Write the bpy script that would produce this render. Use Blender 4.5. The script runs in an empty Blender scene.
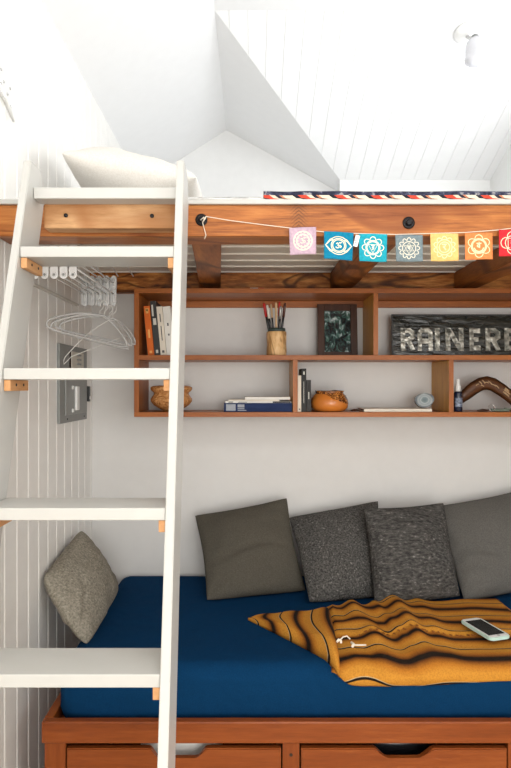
import bpy, bmesh, math, random
from mathutils import Vector, Matrix, noise
random.seed(7)
SC = bpy.context.scene
COL = SC.collection
PI = math.pi
F = 600.0
def at(px, py, Y):
    """real-world point seen at a photo pixel, at depth Y"""
    return Vector(((px-251)*Y/F, Y, 1.5-(py-387)*Y/F))

# ------------------------------------------------------------ materials
MATS = {}
def newmat(name):
    m = bpy.data.materials.new(name); m.use_nodes = True
    nt = m.node_tree
    b = nt.nodes['Principled BSDF']
    return m, nt, b
def node(nt, t, **kw):
    n = nt.nodes.new(t)
    for k, v in kw.items():
        if k in n.inputs: n.inputs[k].default_value = v
        else: setattr(n, k, v)
    return n
def c4(c): return (c[0], c[1], c[2], 1)
def ramp(nt, stops, interp='LINEAR'):
    r = nt.nodes.new('ShaderNodeValToRGB'); cr = r.color_ramp
    cr.interpolation = interp
    while len(cr.elements) > 1: cr.elements.remove(cr.elements[0])
    cr.elements[0].position = stops[0][0]; cr.elements[0].color = c4(stops[0][1])
    for p, c in stops[1:]:
        e = cr.elements.new(p); e.color = c4(c)
    return r
def plain(name, col, rough=0.6, metal=0.0, var=0.06, nscale=18, bump=0.0, bscale=80, spec=0.5):
    m, nt, b = newmat(name)
    tc = node(nt, 'ShaderNodeTexCoord')
    n = node(nt, 'ShaderNodeTexNoise', Scale=nscale, Detail=4.0)
    nt.links.new(tc.outputs['Object'], n.inputs['Vector'])
    r = ramp(nt, [(0.3, [max(0, x*(1-var)) for x in col]), (0.7, [min(1, x*(1+var)) for x in col])])
    nt.links.new(n.outputs['Fac'], r.inputs['Fac'])
    nt.links.new(r.outputs['Color'], b.inputs['Base Color'])
    b.inputs['Roughness'].default_value = rough
    b.inputs['Metallic'].default_value = metal
    b.inputs['Specular IOR Level'].default_value = spec
    if bump:
        n2 = node(nt, 'ShaderNodeTexNoise', Scale=bscale, Detail=3.0)
        nt.links.new(tc.outputs['Object'], n2.inputs['Vector'])
        bp = node(nt, 'ShaderNodeBump', Strength=bump, Distance=0.01)
        nt.links.new(n2.outputs['Fac'], bp.inputs['Height'])
        nt.links.new(bp.outputs['Normal'], b.inputs['Normal'])
    return m
def wood(name, dark, mid, light, axis='X', scale=9, stretch=0.09, rough=0.35, knots=0.0, knotcol=(0.03,0.012,0.005), distort=1.2, contrast=1.0):
    m, nt, b = newmat(name)
    tc = node(nt, 'ShaderNodeTexCoord'); mp = node(nt, 'ShaderNodeMapping')
    s = {'X': (stretch,1,1), 'Y': (1,stretch,1), 'Z': (1,1,stretch)}[axis]
    mp.inputs['Scale'].default_value = s
    nt.links.new(tc.outputs['Object'], mp.inputs['Vector'])
    n1 = node(nt, 'ShaderNodeTexNoise', Scale=scale, Detail=6.0, Roughness=0.6, Distortion=distort)
    n2 = node(nt, 'ShaderNodeTexNoise', Scale=scale*9, Detail=4.0, Roughness=0.7)
    nt.links.new(mp.outputs['Vector'], n1.inputs['Vector'])
    nt.links.new(mp.outputs['Vector'], n2.inputs['Vector'])
    mx = node(nt, 'ShaderNodeMix'); mx.data_type = 'FLOAT'
    mx.inputs[0].default_value = 0.38
    nt.links.new(n1.outputs['Fac'], mx.inputs[2]); nt.links.new(n2.outputs['Fac'], mx.inputs[3])
    w = 0.2/contrast
    r = ramp(nt, [(0.5-w, dark), (0.5, mid), (0.5+w, light)])
    nt.links.new(mx.outputs[0], r.inputs['Fac'])
    out = r.outputs['Color']
    if knots:
        mp2 = node(nt, 'ShaderNodeMapping')
        k = 0.35
        mp2.inputs['Scale'].default_value = {'X': (k,1,1), 'Y': (1,k,1), 'Z': (1,1,k)}[axis]
        nt.links.new(tc.outputs['Object'], mp2.inputs['Vector'])
        n3 = node(nt, 'ShaderNodeTexNoise', Scale=knots, Detail=2.0, Distortion=1.5)
        nt.links.new(mp2.outputs['Vector'], n3.inputs['Vector'])
        wv = node(nt, 'ShaderNodeMath', operation='MULTIPLY'); wv.inputs[1].default_value = 26
        nt.links.new(n3.outputs['Fac'], wv.inputs[0])
        sn = node(nt, 'ShaderNodeMath', operation='SINE'); nt.links.new(wv.outputs[0], sn.inputs[0])
        rk = ramp(nt, [(0.35, (0,0,0)), (1.0, (0.75,0.75,0.75))]); nt.links.new(sn.outputs[0], rk.inputs['Fac'])
        mc = node(nt, 'ShaderNodeMix'); mc.data_type = 'RGBA'
        nt.links.new(rk.outputs['Color'], mc.inputs[0])
        nt.links.new(out, mc.inputs[6]); mc.inputs[7].default_value = c4(knotcol)
        out = mc.outputs[2]
    nt.links.new(out, b.inputs['Base Color'])
    b.inputs['Roughness'].default_value = rough
    b.inputs['Specular IOR Level'].default_value = 0.28
    bp = node(nt, 'ShaderNodeBump', Strength=0.15, Distance=0.004)
    nt.links.new(n2.outputs['Fac'], bp.inputs['Height']); nt.links.new(bp.outputs['Normal'], b.inputs['Normal'])
    return m
def fabric(name, c1, c2, weave=500, rough=0.95, fleck=None, bump=0.5, big=6, bigamt=0.5, fscale=160, stretch=(1,1,1)):
    m, nt, b = newmat(name)
    tc = node(nt, 'ShaderNodeTexCoord')
    mp = node(nt, 'ShaderNodeMapping'); mp.inputs['Scale'].default_value = stretch
    nt.links.new(tc.outputs['Object'], mp.inputs['Vector'])
    n = node(nt, 'ShaderNodeTexNoise', Scale=fscale, Detail=3.0, Roughness=0.7)
    nt.links.new(mp.outputs['Vector'], n.inputs['Vector'])
    st = [(0.35, c1), (0.62, c2)]
    if fleck: st.append((0.72, fleck))
    r = ramp(nt, st); nt.links.new(n.outputs['Fac'], r.inputs['Fac'])
    nt.links.new(r.outputs['Color'], b.inputs['Base Color'])
    b.inputs['Roughness'].default_value = rough
    b.inputs['Specular IOR Level'].default_value = 0.15
    n2 = node(nt, 'ShaderNodeTexNoise', Scale=weave, Detail=2.0)
    n3 = node(nt, 'ShaderNodeTexNoise', Scale=big, Detail=2.0)
    nt.links.new(mp.outputs['Vector'], n2.inputs['Vector']); nt.links.new(tc.outputs['Object'], n3.inputs['Vector'])
    bp = node(nt, 'ShaderNodeBump', Strength=bump, Distance=0.002)
    nt.links.new(n2.outputs['Fac'], bp.inputs['Height'])
    bp2 = node(nt, 'ShaderNodeBump', Strength=bigamt, Distance=0.03)
    nt.links.new(n3.outputs['Fac'], bp2.inputs['Height']); nt.links.new(bp.outputs['Normal'], bp2.inputs['Normal'])
    nt.links.new(bp2.outputs['Normal'], b.inputs['Normal'])
    return m

M = {}
M['paint'] = plain('white_wall_paint', (0.80,0.80,0.79), 0.55, var=0.015, bump=0.03, bscale=120)
M['panel_paint'] = plain('warm_white_panel_paint', (0.87,0.855,0.82), 0.38, var=0.02)
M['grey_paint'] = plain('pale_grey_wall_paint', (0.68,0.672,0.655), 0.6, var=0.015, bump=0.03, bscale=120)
M['ceil_paint'] = plain('ceiling_paint', (0.86,0.86,0.86), 0.6, var=0.01)
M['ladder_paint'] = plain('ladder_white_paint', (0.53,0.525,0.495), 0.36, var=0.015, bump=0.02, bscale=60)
M['deck_paint'] = plain('deck_board_paint', (0.86,0.83,0.76), 0.5, var=0.03)
ch = ((0.20,0.055,0.012),(0.35,0.108,0.022),(0.46,0.16,0.036))
for ax in 'XYZ':
    M['cherry'+ax] = wood('cherry_wood_'+ax, *ch, axis=ax, scale=10, stretch=0.1, rough=0.38, distort=0.6)
    M['bed'+ax] = wood('red_stained_wood_'+ax, (0.14,0.030,0.007),(0.245,0.058,0.012),(0.35,0.095,0.021), axis=ax, scale=8, stretch=0.1, rough=0.32, distort=0.6)
M['cherrylight'] = wood('honey_divider_wood', (0.38,0.17,0.03),(0.58,0.29,0.06),(0.68,0.38,0.09), axis='Z', scale=9, stretch=0.15, rough=0.4)
M['beam'] = wood('fir_beam_wood', (0.16,0.042,0.010),(0.44,0.150,0.036),(0.62,0.27,0.075), axis='X', scale=18, stretch=0.06, rough=0.38, distort=1.2, contrast=1.25, knots=2.2, knotcol=(0.20,0.05,0.012))
def add_knot(m, x0, z0):
    nt = m.node_tree; b = nt.nodes['Principled BSDF']; src = b.inputs['Base Color'].links[0].from_socket
    tc = node(nt,'ShaderNodeTexCoord'); mp = node(nt,'ShaderNodeMapping'); mp.inputs['Location'].default_value = (-x0,0,-z0)
    nt.links.new(tc.outputs['Object'], mp.inputs['Vector'])
    sp = node(nt,'ShaderNodeSeparateXYZ'); nt.links.new(mp.outputs['Vector'], sp.inputs[0])
    ab = node(nt,'ShaderNodeMath', operation='ABSOLUTE'); nt.links.new(sp.outputs['X'], ab.inputs[0])
    # feathered lines fanning out from the knot's centre line
    t = node(nt,'ShaderNodeMath', operation='MULTIPLY_ADD'); nt.links.new(ab.outputs[0], t.inputs[0]); t.inputs[1].default_value = 0.9; nt.links.new(sp.outputs['Z'], t.inputs[2])
    nz = node(nt,'ShaderNodeTexNoise', Scale=60.0, Detail=2.0); nt.links.new(tc.outputs['Object'], nz.inputs['Vector'])
    t2 = node(nt,'ShaderNodeMath', operation='MULTIPLY_ADD'); nt.links.new(nz.outputs['Fac'], t2.inputs[0]); t2.inputs[1].default_value = 0.008; nt.links.new(t.outputs[0], t2.inputs[2])
    t3 = node(nt,'ShaderNodeMath', operation='MULTIPLY'); nt.links.new(t2.outputs[0], t3.inputs[0]); t3.inputs[1].default_value = 620
    sn = node(nt,'ShaderNodeMath', operation='SINE'); nt.links.new(t3.outputs[0], sn.inputs[0])
    mr = node(nt,'ShaderNodeMapRange'); nt.links.new(ab.outputs[0], mr.inputs['Value']); mr.inputs['From Min'].default_value=0.006; mr.inputs['From Max'].default_value=0.03; mr.inputs['To Min'].default_value=1.0; mr.inputs['To Max'].default_value=0.0
    rs = ramp(nt,[(0.2,(0.25,0.25,0.25)),(0.8,(1,1,1))]); nt.links.new(sn.outputs[0], rs.inputs['Fac'])
    mu = node(nt,'ShaderNodeMath', operation='MULTIPLY'); nt.links.new(mr.outputs[0], mu.inputs[0]); nt.links.new(rs.outputs['Color'], mu.inputs[1])
    mx = node(nt,'ShaderNodeMix'); mx.data_type='RGBA'; nt.links.new(mu.outputs[0], mx.inputs[0]); nt.links.new(src, mx.inputs[6]); mx.inputs[7].default_value=(0.14,0.05,0.015,1)
    nt.links.new(mx.outputs[2], b.inputs['Base Color'])
add_knot(M['beam'], -0.246, 0.066)
M['joist'] = wood('fir_joist_wood', (0.13,0.035,0.009),(0.36,0.12,0.028),(0.55,0.22,0.055), axis='Y', scale=14, stretch=0.12, rough=0.4, distort=1.2, knots=3.0, knotcol=(0.07,0.02,0.006))
M['ledger'] = wood('dark_ledger_wood', (0.05,0.012,0.004),(0.42,0.14,0.028),(0.78,0.36,0.09), axis='X', scale=9, stretch=0.16, rough=0.38, distort=2.2, knots=6.0, knotcol=(0.03,0.008,0.003), contrast=1.4)
M['pine'] = wood('raw_fir_block', (0.42,0.20,0.075),(0.68,0.39,0.19),(0.80,0.53,0.31), axis='X', scale=14, stretch=0.12, rough=0.55, distort=2.0, knots=3.0, knotcol=(0.40,0.16,0.05))
M['pineY'] = wood('raw_fir_cleat', (0.48,0.22,0.08),(0.62,0.32,0.14),(0.72,0.42,0.21), axis='Y', scale=14, stretch=0.2, rough=0.6)
M['log'] = wood('pale_birch_log', (0.42,0.20,0.07),(0.74,0.46,0.21),(0.86,0.63,0.36), axis='Z', scale=25, stretch=0.3, rough=0.5, knots=9.0, knotcol=(0.30,0.14,0.04))
M['turned'] = wood('turned_maple_burl', (0.16,0.045,0.012),(0.50,0.22,0.07),(0.74,0.42,0.18), axis='X', scale=24, stretch=0.5, rough=0.22, distort=4.0, contrast=1.5)
M['frame_dark'] = wood('dark_frame_wood', (0.025,0.010,0.005),(0.055,0.022,0.012),(0.085,0.038,0.02), axis='Z', scale=14, rough=0.4)
M['boomerang'] = wood('dark_mulga_wood', (0.05,0.018,0.007),(0.10,0.038,0.014),(0.16,0.065,0.025), axis='X', scale=20, rough=0.3)
M['floorwood'] = wood('floor_wood', (0.42,0.32,0.22),(0.55,0.44,0.32),(0.62,0.52,0.40), axis='X', scale=6, rough=0.4)
M['dark'] = plain('dark_gap', (0.02,0.012,0.008), 0.8)
M['black'] = plain('black_plastic', (0.012,0.012,0.013), 0.3)
M['iron'] = plain('black_iron', (0.02,0.02,0.022), 0.4, 0.8)
M['steel'] = plain('bright_steel', (0.6,0.6,0.6), 0.25, 1.0)
M['panelgrey'] = plain('grey_enamel', (0.24,0.25,0.24), 0.42, 0.0)
M['panelgrey2'] = plain('grey_enamel_door', (0.27,0.28,0.27), 0.38, 0.0)
M['beige'] = plain('beige_plastic', (0.60,0.57,0.50), 0.5)
M['whiteplastic'] = plain('white_plastic', (0.78,0.78,0.77), 0.3)
M['clear'] = plain('milky_clear_plastic', (0.66,0.66,0.65), 0.2)
M['clear'].node_tree.nodes['Principled BSDF'].inputs['Transmission Weight'].default_value = 0.15
M['wire'] = plain('white_wire', (0.72,0.71,0.68), 0.35)
M['string'] = plain('cotton_string', (0.80,0.72,0.60), 0.9)
M['sheet'] = fabric('navy_sheet', (0.0025,0.029,0.084), (0.004,0.038,0.105), weave=700, bump=0.12, big=9, bigamt=0.35, fscale=300)
M['sheet'].node_tree.nodes['Principled BSDF'].inputs['Specular IOR Level'].default_value = 0.05
M['olive'] = fabric('taupe_grey_linen', (0.066,0.059,0.046), (0.10,0.091,0.073), fleck=(0.13,0.118,0.097), bigamt=0.35, fscale=260)
M['tweed'] = fabric('charcoal_tweed', (0.030,0.029,0.028), (0.12,0.115,0.107), fleck=(0.32,0.31,0.29), bump=0.8, weave=300, bigamt=0.3, fscale=150)
M['tweed2'] = fabric('charcoal_striated_tweed', (0.032,0.031,0.030), (0.105,0.10,0.093), fleck=(0.27,0.26,0.245), bump=0.8, weave=260, bigamt=0.3, fscale=130, stretch=(0.35,1,1))
M['slate'] = fabric('slate_grey_linen', (0.095,0.091,0.084), (0.14,0.134,0.124), bigamt=0.4, fscale=260)
M['greige'] = fabric('greige_woven', (0.17,0.152,0.118), (0.36,0.33,0.27), fleck=(0.48,0.445,0.37), bump=0.7, bigamt=0.4, fscale=130, weave=300)
M['cream'] = fabric('cream_linen', (0.72,0.68,0.62), (0.80,0.77,0.72), bigamt=0.25, fscale=200)
M['bedwhite'] = fabric('white_bedding', (0.80,0.80,0.79), (0.86,0.86,0.85), bigamt=0.3, fscale=200)

# ------------------------------------------------------------ mesh helpers
def new(): return bmesh.new()
def addbox(bm, x0,x1,y0,y1,z0,z1, bev=0.0, seg=2, mtx=None, mi=0):
    vs = [bm.verts.new((x,y,z)) for x in (x0,x1) for y in (y0,y1) for z in (z0,z1)]
    q = [(0,1,3,2),(4,6,7,5),(0,4,5,1),(2,3,7,6),(0,2,6,4),(1,5,7,3)]
    fs = [bm.faces.new([vs[i] for i in f]) for f in q]
    for f in fs: f.material_index = mi
    if bev:
        es = list({e for f in fs for e in f.edges})
        r = bmesh.ops.bevel(bm, geom=es, offset=bev, segments=seg, affect='EDGES', profile=0.5, material=mi)
        vs = list({v for f in r['faces'] for v in f.verts} | {v for v in vs if v.is_valid})
    if mtx is not None: bmesh.ops.transform(bm, matrix=mtx, verts=[v for v in vs if v.is_valid])
    return vs
def box(*a, **k):
    bm = new(); addbox(bm, *a, **k); return bm
def addtube(bm, pts, r, n=8, closed=False, taper=None, mi=0):
    pts = [Vector(p) for p in pts]; rings = []
    N = len(pts); up = None
    for i, p in enumerate(pts):
        if closed: t = (pts[(i+1)%N]-pts[i-1])
        else: t = pts[min(i+1,N-1)]-pts[max(i-1,0)]
        t.normalize()
        if up is None:
            up = Vector((0,0,1)) if abs(t.z) < 0.9 else Vector((1,0,0))
        a = t.cross(up)
        if a.length < 1e-5: a = t.cross(Vector((0,1,0)))
        a.normalize(); b = a.cross(t).normalized(); up = b
        rr = r if taper is None else r*taper[i]
        rings.append([bm.verts.new(p+a*math.cos(2*PI*k/n)*rr+b*math.sin(2*PI*k/n)*rr) for k in range(n)])
    M_ = N if closed else N-1
    for i in range(M_):
        A, B = rings[i], rings[(i+1)%N]
        for k in range(n):
            f = bm.faces.new((A[k],A[(k+1)%n],B[(k+1)%n],B[k])); f.smooth = True; f.material_index = mi
    if not closed:
        bm.faces.new(rings[0][::-1]).material_index = mi; bm.faces.new(rings[-1]).material_index = mi
def tube(pts, r, n=8, **k):
    bm = new(); addtube(bm, pts, r, n, **k); return bm
def addlathe(bm, prof, c, n=28, axis='Z', mi=0, smooth=True):
    """prof: list of (r, h) from bottom to top; c centre"""
    rings = []
    for r, h in prof:
        ring = []
        for k in range(n):
            a = 2*PI*k/n
            if axis == 'Z': p = (r*math.cos(a), r*math.sin(a), h)
            elif axis == 'Y': p = (r*math.cos(a), h, r*math.sin(a))
            else: p = (h, r*math.cos(a), r*math.sin(a))
            ring.append(bm.verts.new(Vector(c)+Vector(p)))
        rings.append(ring)
    for i in range(len(rings)-1):
        for k in range(n):
            f = bm.faces.new((rings[i][k],rings[i][(k+1)%n],rings[i+1][(k+1)%n],rings[i+1][k])); f.smooth = smooth; f.material_index = mi
    bm.faces.new(rings[0][::-1]).material_index = mi; bm.faces.new(rings[-1]).material_index = mi
def lathe(prof, c, n=28, **k):
    bm = new(); addlathe(bm, prof, c, n, **k); return bm
def prism(pts, vec, bev=0.0, mi=0, bm=None):
    """extrude polygon pts (3d) by vec"""
    bm = bm or new()
    a = [bm.verts.new(p) for p in pts]; b = [bm.verts.new(Vector(p)+Vector(vec)) for p in pts]
    fs = [bm.faces.new(a[::-1]), bm.faces.new(b)]
    n = len(pts)
    for i in range(n): fs.append(bm.faces.new((a[i],a[(i+1)%n],b[(i+1)%n],b[i])))
    for f in fs: f.material_index = mi
    if bev: bmesh.ops.bevel(bm, geom=list({e for f in fs for e in f.edges}), offset=bev, segments=2, affect='EDGES')
    return bm
def obj(name, bm, mats, parent=None, loc=None, smooth=None, label=None):
    bmesh.ops.recalc_face_normals(bm, faces=bm.faces)
    me = bpy.data.meshes.new(name)
    if smooth:
        for f in bm.faces: f.smooth = True
    if parent is not None: o0 = Vector(parent['_w'])
    else: o0 = Vector(loc) if loc is not None else Vector((0,0,0))
    bmesh.ops.translate(bm, verts=bm.verts, vec=-o0)
    bm.to_mesh(me); bm.free()
    if not isinstance(mats, (list, tuple)): mats = [mats]
    for m in mats: me.materials.append(m)
    o = bpy.data.objects.new(name, me); COL.objects.link(o)
    if parent is not None: o.parent = parent
    else: o.location = o0
    o['_w'] = tuple(o0)
    if label: o['label'] = label
    return o
def tag(o, label, cat, group=None, kind=None):
    o['label'] = label; o['category'] = cat
    if group: o['group'] = group
    if kind: o['kind'] = kind
    return o
def thing(name, label, cat, loc, group=None):
    o = bpy.data.objects.new(name, None); COL.objects.link(o)
    o.empty_display_size = 0.05
    o.location = loc; o['_w'] = tuple(loc)
    return tag(o, label, cat, group)
def struct(name, bm, mat, label, cat, parent=None, loc=None):
    o = obj(name, bm, mat, parent, loc)
    if parent is None: tag(o, label, cat, kind='structure')
    return o

# ------------------------------------------------------------ the room
WX = -0.716; RX = 1.48; BY = 2.70; FY = -3.2; HT = 3.17
struct('floor', box(WX-0.1, RX+0.1, FY-0.1, 4.0, -0.1, 0.0), M['floorwood'], 'wooden floor of the small bedroom', 'floor')
# beadboard left wall: profile along Y
def beadboard(y0, y1, z0, z1, x, pitch, ref, th=0.05):
    bm = new(); prof = []
    g = 0.0042; d = 0.0045
    k = math.floor((y0-ref)/pitch)-1
    ys = []
    while ref+k*pitch < y1:
        ys.append(ref+k*pitch); k += 1
    prof.append((y0, x))
    for y in ys:
        if y-g <= y0+0.004 or y+3*g >= y1: continue
        prof += [(y-g, x), (y-0.6*g, x-d), (y+0.1*g, x-d), (y+0.9*g, x-0.0006), (y+1.7*g, x+0.0005), (y+2.4*g, x)]
    prof.append((y1, x))
    lo = [bm.verts.new((px, py, z0)) for py, px in prof]; hi = [bm.verts.new((px, py, z1)) for py, px in prof]
    for i in range(len(prof)-1): bm.faces.new((lo[i],lo[i+1],hi[i+1],hi[i]))
    b = [bm.verts.new(p) for p in ((x-th,y1,z0),(x-th,y0,z0),(x-th,y1,z1),(x-th,y0,z1))]
    bm.faces.new((b[0],b[1],b[3],b[2])); bm.faces.new([lo[-1],b[0],b[2],hi[-1]]); bm.faces.new([b[1],lo[0],hi[0],b[3]])
    bm.faces.new(hi+[b[2],b[3]]); bm.faces.new(lo[::-1]+[b[1],b[0]])
    return bm
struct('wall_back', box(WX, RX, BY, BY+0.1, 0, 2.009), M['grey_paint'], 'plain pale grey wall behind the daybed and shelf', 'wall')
# gable wall of the loft nook
ap = (-0.16, 3.9, HT)
struct('wall_gable', prism([(WX,3.9,1.9),(0.62,3.9,1.9),(0.62,3.9,2.741),ap,(WX,3.9,2.82)], (0,0.08,0)), M['paint'], 'small white gable end wall at the back of the loft', 'wall')
struct('wall_knee', box(0.55, RX, 3.71, 3.8, 1.9, 2.80), M['paint'], 'low white knee wall along the back of the loft', 'wall')
# ceilings
def slab(pts, th=0.06):
    return prism(pts, (0,0,th))
struct('ceiling_left_slope', slab([(WX-0.05,FY,2.7885),(-0.16,FY,HT),(-0.16,3.98,HT),(WX-0.05,3.98,2.7885)]), M['ceil_paint'], 'white sloping ceiling above the panelled wall', 'ceiling')
struct('ceiling_nook_slope', slab([(-0.16,2.66,HT),(0.55,3.71,2.78),(0.62,3.98,2.7415),(-0.16,3.98,HT)]), M['ceil_paint'], 'white right-hand slope of the little gable ceiling', 'ceiling')
bm = new()
# main roof underside with v-grooves running down the slope
xs = [-0.16]
x = -0.10
while x < RX: xs.append(x); x += 0.085
def roofz(y): return HT-(y-2.66)*0.39/1.05
def yend(x): return 3.71 if x >= 0.55 else 2.66+(x+0.16)/0.71*1.05
xs.append(RX); xs.append(0.55); xs = sorted(xs)
lo = []; g = 0.003
pts = []
for i, x in enumerate(xs):
    if i in (0, len(xs)-1) or abs(x-0.55) < 1e-6: pts.append((x,0))
    else: pts += [(x-g,0),(x,0.004),(x+g,0)]
va = [bm.verts.new((x, 2.66, HT+d)) for x, d in pts]; vb = [bm.verts.new((x, yend(x), roofz(yend(x))+d)) for x, d in pts]
for i in range(len(pts)-1):
    if (va[i].co-vb[i].co).length < 1e-6: bm.faces.new((va[i], vb[i+1], va[i+1]))
    else: bm.faces.new((va[i], vb[i], vb[i+1], va[i+1]))
bmesh.ops.remove_doubles(bm, verts=bm.verts, dist=1e-5)
r = bmesh.ops.extrude_face_region(bm, geom=list(bm.faces))
bmesh.ops.translate(bm, verts=[v for v in r['geom'] if isinstance(v, bmesh.types.BMVert)], vec=(0,0,0.06))
struct('ceiling_main_slope', bm, M['ceil_paint'], 'white grooved sloping ceiling above the right side of the loft', 'ceiling')
bm = new()
for a in ((-0.16,RX+0.05,FY,-1.15),(-0.16,RX+0.05,-0.05,2.66),(-0.16,0.07,-1.15,-0.05),(1.17,RX+0.05,-1.15,-0.05)): addbox(bm, a[0],a[1],a[2],a[3],HT,HT+0.06)
struct('ceiling', bm, M['ceil_paint'], 'flat white ceiling strip at the top', 'ceiling')

# right wall with two added, unseen windows that brighten the loft and left wall
def wall_with_holes_x(x0, x1, y0, y1, z0, z1, holes):
    bm = new()
    ys = sorted({y0,y1}|{h[0] for h in holes}|{h[1] for h in holes})
    zs = sorted({z0,z1}|{h[2] for h in holes}|{h[3] for h in holes})
    for i in range(len(ys)-1):
        for j in range(len(zs)-1):
            cy=(ys[i]+ys[i+1])/2; cz=(zs[j]+zs[j+1])/2
            if any(h[0]<cy<h[1] and h[2]<cz<h[3] for h in holes): continue
            addbox(bm, x0,x1,ys[i],ys[i+1],zs[j],zs[j+1])
    bmesh.ops.remove_doubles(bm, verts=bm.verts, dist=1e-5)
    return bm
LH = (0.15, 1.30, 2.10, 2.72)  # added, unseen window opening, put in to light the nook's right slope
bm = beadboard(1.40, 3.9, 0, 2.82, WX, 0.0935, 2.676)
w_ = wall_with_holes_x(WX-0.05, WX, FY, 1.40, 0, 2.82, [LH])
me_ = bpy.data.meshes.new('tmp'); w_.to_mesh(me_); w_.free(); bm.from_mesh(me_); bpy.data.meshes.remove(me_)
bmesh.ops.remove_doubles(bm, verts=bm.verts, dist=1e-5)
struct('wall_left', bm, M['panel_paint'], 'white tongue and groove panelled wall on the left', 'wall')
RH = [(1.60, 2.90, 2.22, 2.86), (-0.9, 0.5, 1.10, 2.10)]
struct('wall_right', wall_with_holes_x(RX, RX+0.08, FY, 3.8, 0, HT+0.05, RH), M['paint'], 'white wall on the right side of the room', 'wall')
bm = new()
FH = (-0.15, 1.35, 0.30, 2.30)
for a in ((WX-0.05, FH[0], 0, HT+0.05), (FH[1], RX+0.08, 0, HT+0.05), (FH[0], FH[1], 0, FH[2]), (FH[0], FH[1], FH[3], HT+0.05)):
    addbox(bm, a[0], a[1], FY-0.1, FY, a[2], a[3])
struct('wall_front', bm, M['paint'], 'white wall with a window behind the camera', 'wall')
def winframe(name, corners, axis, wall, label):
    bm = new(); a0,a1,z0,z1 = corners; t = 0.04
    def bb(u0,u1,w0,w1):
        if axis == 'Y': addbox(bm, wall-0.05, wall+0.01, u0,u1,w0,w1)
        else: addbox(bm, u0,u1, wall-0.05, wall+0.01, w0,w1)
    bb(a0,a0+t,z0,z1); bb(a1-t,a1,z0,z1); bb(a0+t,a1-t,z0,z0+t); bb(a0+t,a1-t,z1-t,z1)
    m = (a0+a1)/2; bb(m-t/2,m+t/2,z0+t,z1-t)
    o = struct(name, bm, M['ladder_paint'], label, 'window')
    return o
winframe('window_1', FH, 'X', FY-0.03, 'large white framed window behind the camera')
winframe('added_window_3', RH[1], 'Y', RX+0.06, 'added white framed window on the right wall beside the camera, out of view')
winframe('added_window_4', LH, 'Y', WX-0.01, 'added high white framed window on the left wall, out of view above the ladder')
winframe('added_window_2', RH[0], 'Y', RX+0.06, 'added high white framed window on the right wall, out of view')

# ------------------------------------------------------------ loft platform
LF = 1.68
loft = thing('loft_platform', 'orange fir timber loft bed platform with white boards, spanning the room above the daybed', 'loft bed', (0.38, LF, 1.9))
obj('front_beam', box(WX+0.001, RX-0.001, LF, LF+0.10, 1.922, 2.010, bev=0.003), M['beam'], loft, label='front beam of warm orange fir')
obj('ledger', box(WX+0.001, RX-0.001, BY-0.04, BY-0.001, 1.918, 2.008, bev=0.002), M['ledger'], loft, label='dark knotty board along the back wall')
for (xa0, xa1, xb) in ((-0.178, -0.088, -0.225), (0.352, 0.447, 0.352), (0.90, 0.995, 0.90)):
    w = xa1-xa0
    bm = prism([(xa0,LF+0.10,1.934),(xa0+w,LF+0.10,1.934),(xb+w,BY-0.04,1.934),(xb,BY-0.04,1.934)], (0,0,0.075), bev=0.003)
    obj('joist', bm, M['joist'], loft)
# deck boards (one mesh: planking is surface pattern) with v-grooves
bm = new(); y = LF+0.0; ys = []
prof = [(LF, 2.0105)]
k = 2.65-0.119*8
while k < 3.6:
    if k > LF+0.03: prof += [(k-0.006, 2.0105), (k-0.0035, 2.0055), (k+0.0035, 2.0055), (k+0.006, 2.0105)]
    k += 0.119
prof.append((3.7, 2.0105))
lo = [bm.verts.new((WX+0.001, a, b)) for a, b in prof]; hi = [bm.verts.new((RX-0.001, a, b)) for a, b in prof]
for i in range(len(prof)-1): bm.faces.new((lo[i],lo[i+1],hi[i+1],hi[i]))
t = [bm.verts.new(p) for p in ((WX+.001,LF,2.0224),(WX+.001,3.7,2.0224),(RX-.001,LF,2.0224),(RX-.001,3.7,2.0224))]
bm.faces.new((t[0],t[1],t[3],t[2])); bm.faces.new([lo[0],hi[0],t[2],t[0]]); bm.faces.new([hi[-1],lo[-1],t[1],t[3]])
bm.faces.new(lo[::-1]+[t[0],t[1]]); bm.faces.new(hi+[t[3],t[2]])
obj('deck', bm, M['deck_paint'], loft, label='white painted grooved deck boards')
obj('edge_board', box(WX+0.001, RX-0.001, LF-0.012, LF-0.0005, 2.0092, 2.0226, bev=0.002), M['ladder_paint'], loft, label='thin white edging strip')
mb = obj('mounting_block', box(-0.5625, -0.205, LF-0.05, LF-0.0005, 1.931, 1.997, bev=0.003), M['pine'], loft, label='pale unfinished fir block fixed to the beam behind the ladder')
for px, py in ((66,215.5),(152,216)):
    p = at(px, py, LF-0.05)
    bm = lathe([(0.005,0.0),(0.0058,-0.001),(0.0055,-0.003),(0.003,-0.0035)], (p.x, LF-0.05, p.z), 14, axis='Y')
    obj('screw', bm, M['iron'], mb, label='dark screw head')
for px, py in ((201.5,220),(408.5,223)):
    p = at(px, py, LF)
    bm = lathe([(0.017,-0.0005),(0.017,-0.003),(0.013,-0.004)], (p.x, LF, p.z), 18, axis='Y')
    addlathe(bm, [(0.0105,-0.004),(0.0105,-0.010),(0.008,-0.013),(0.004,-0.014)], (p.x, LF, p.z), 6, axis='Y', smooth=False)
    obj('bolt', bm, M['iron'], loft, label='black iron bolt and washer')

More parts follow.
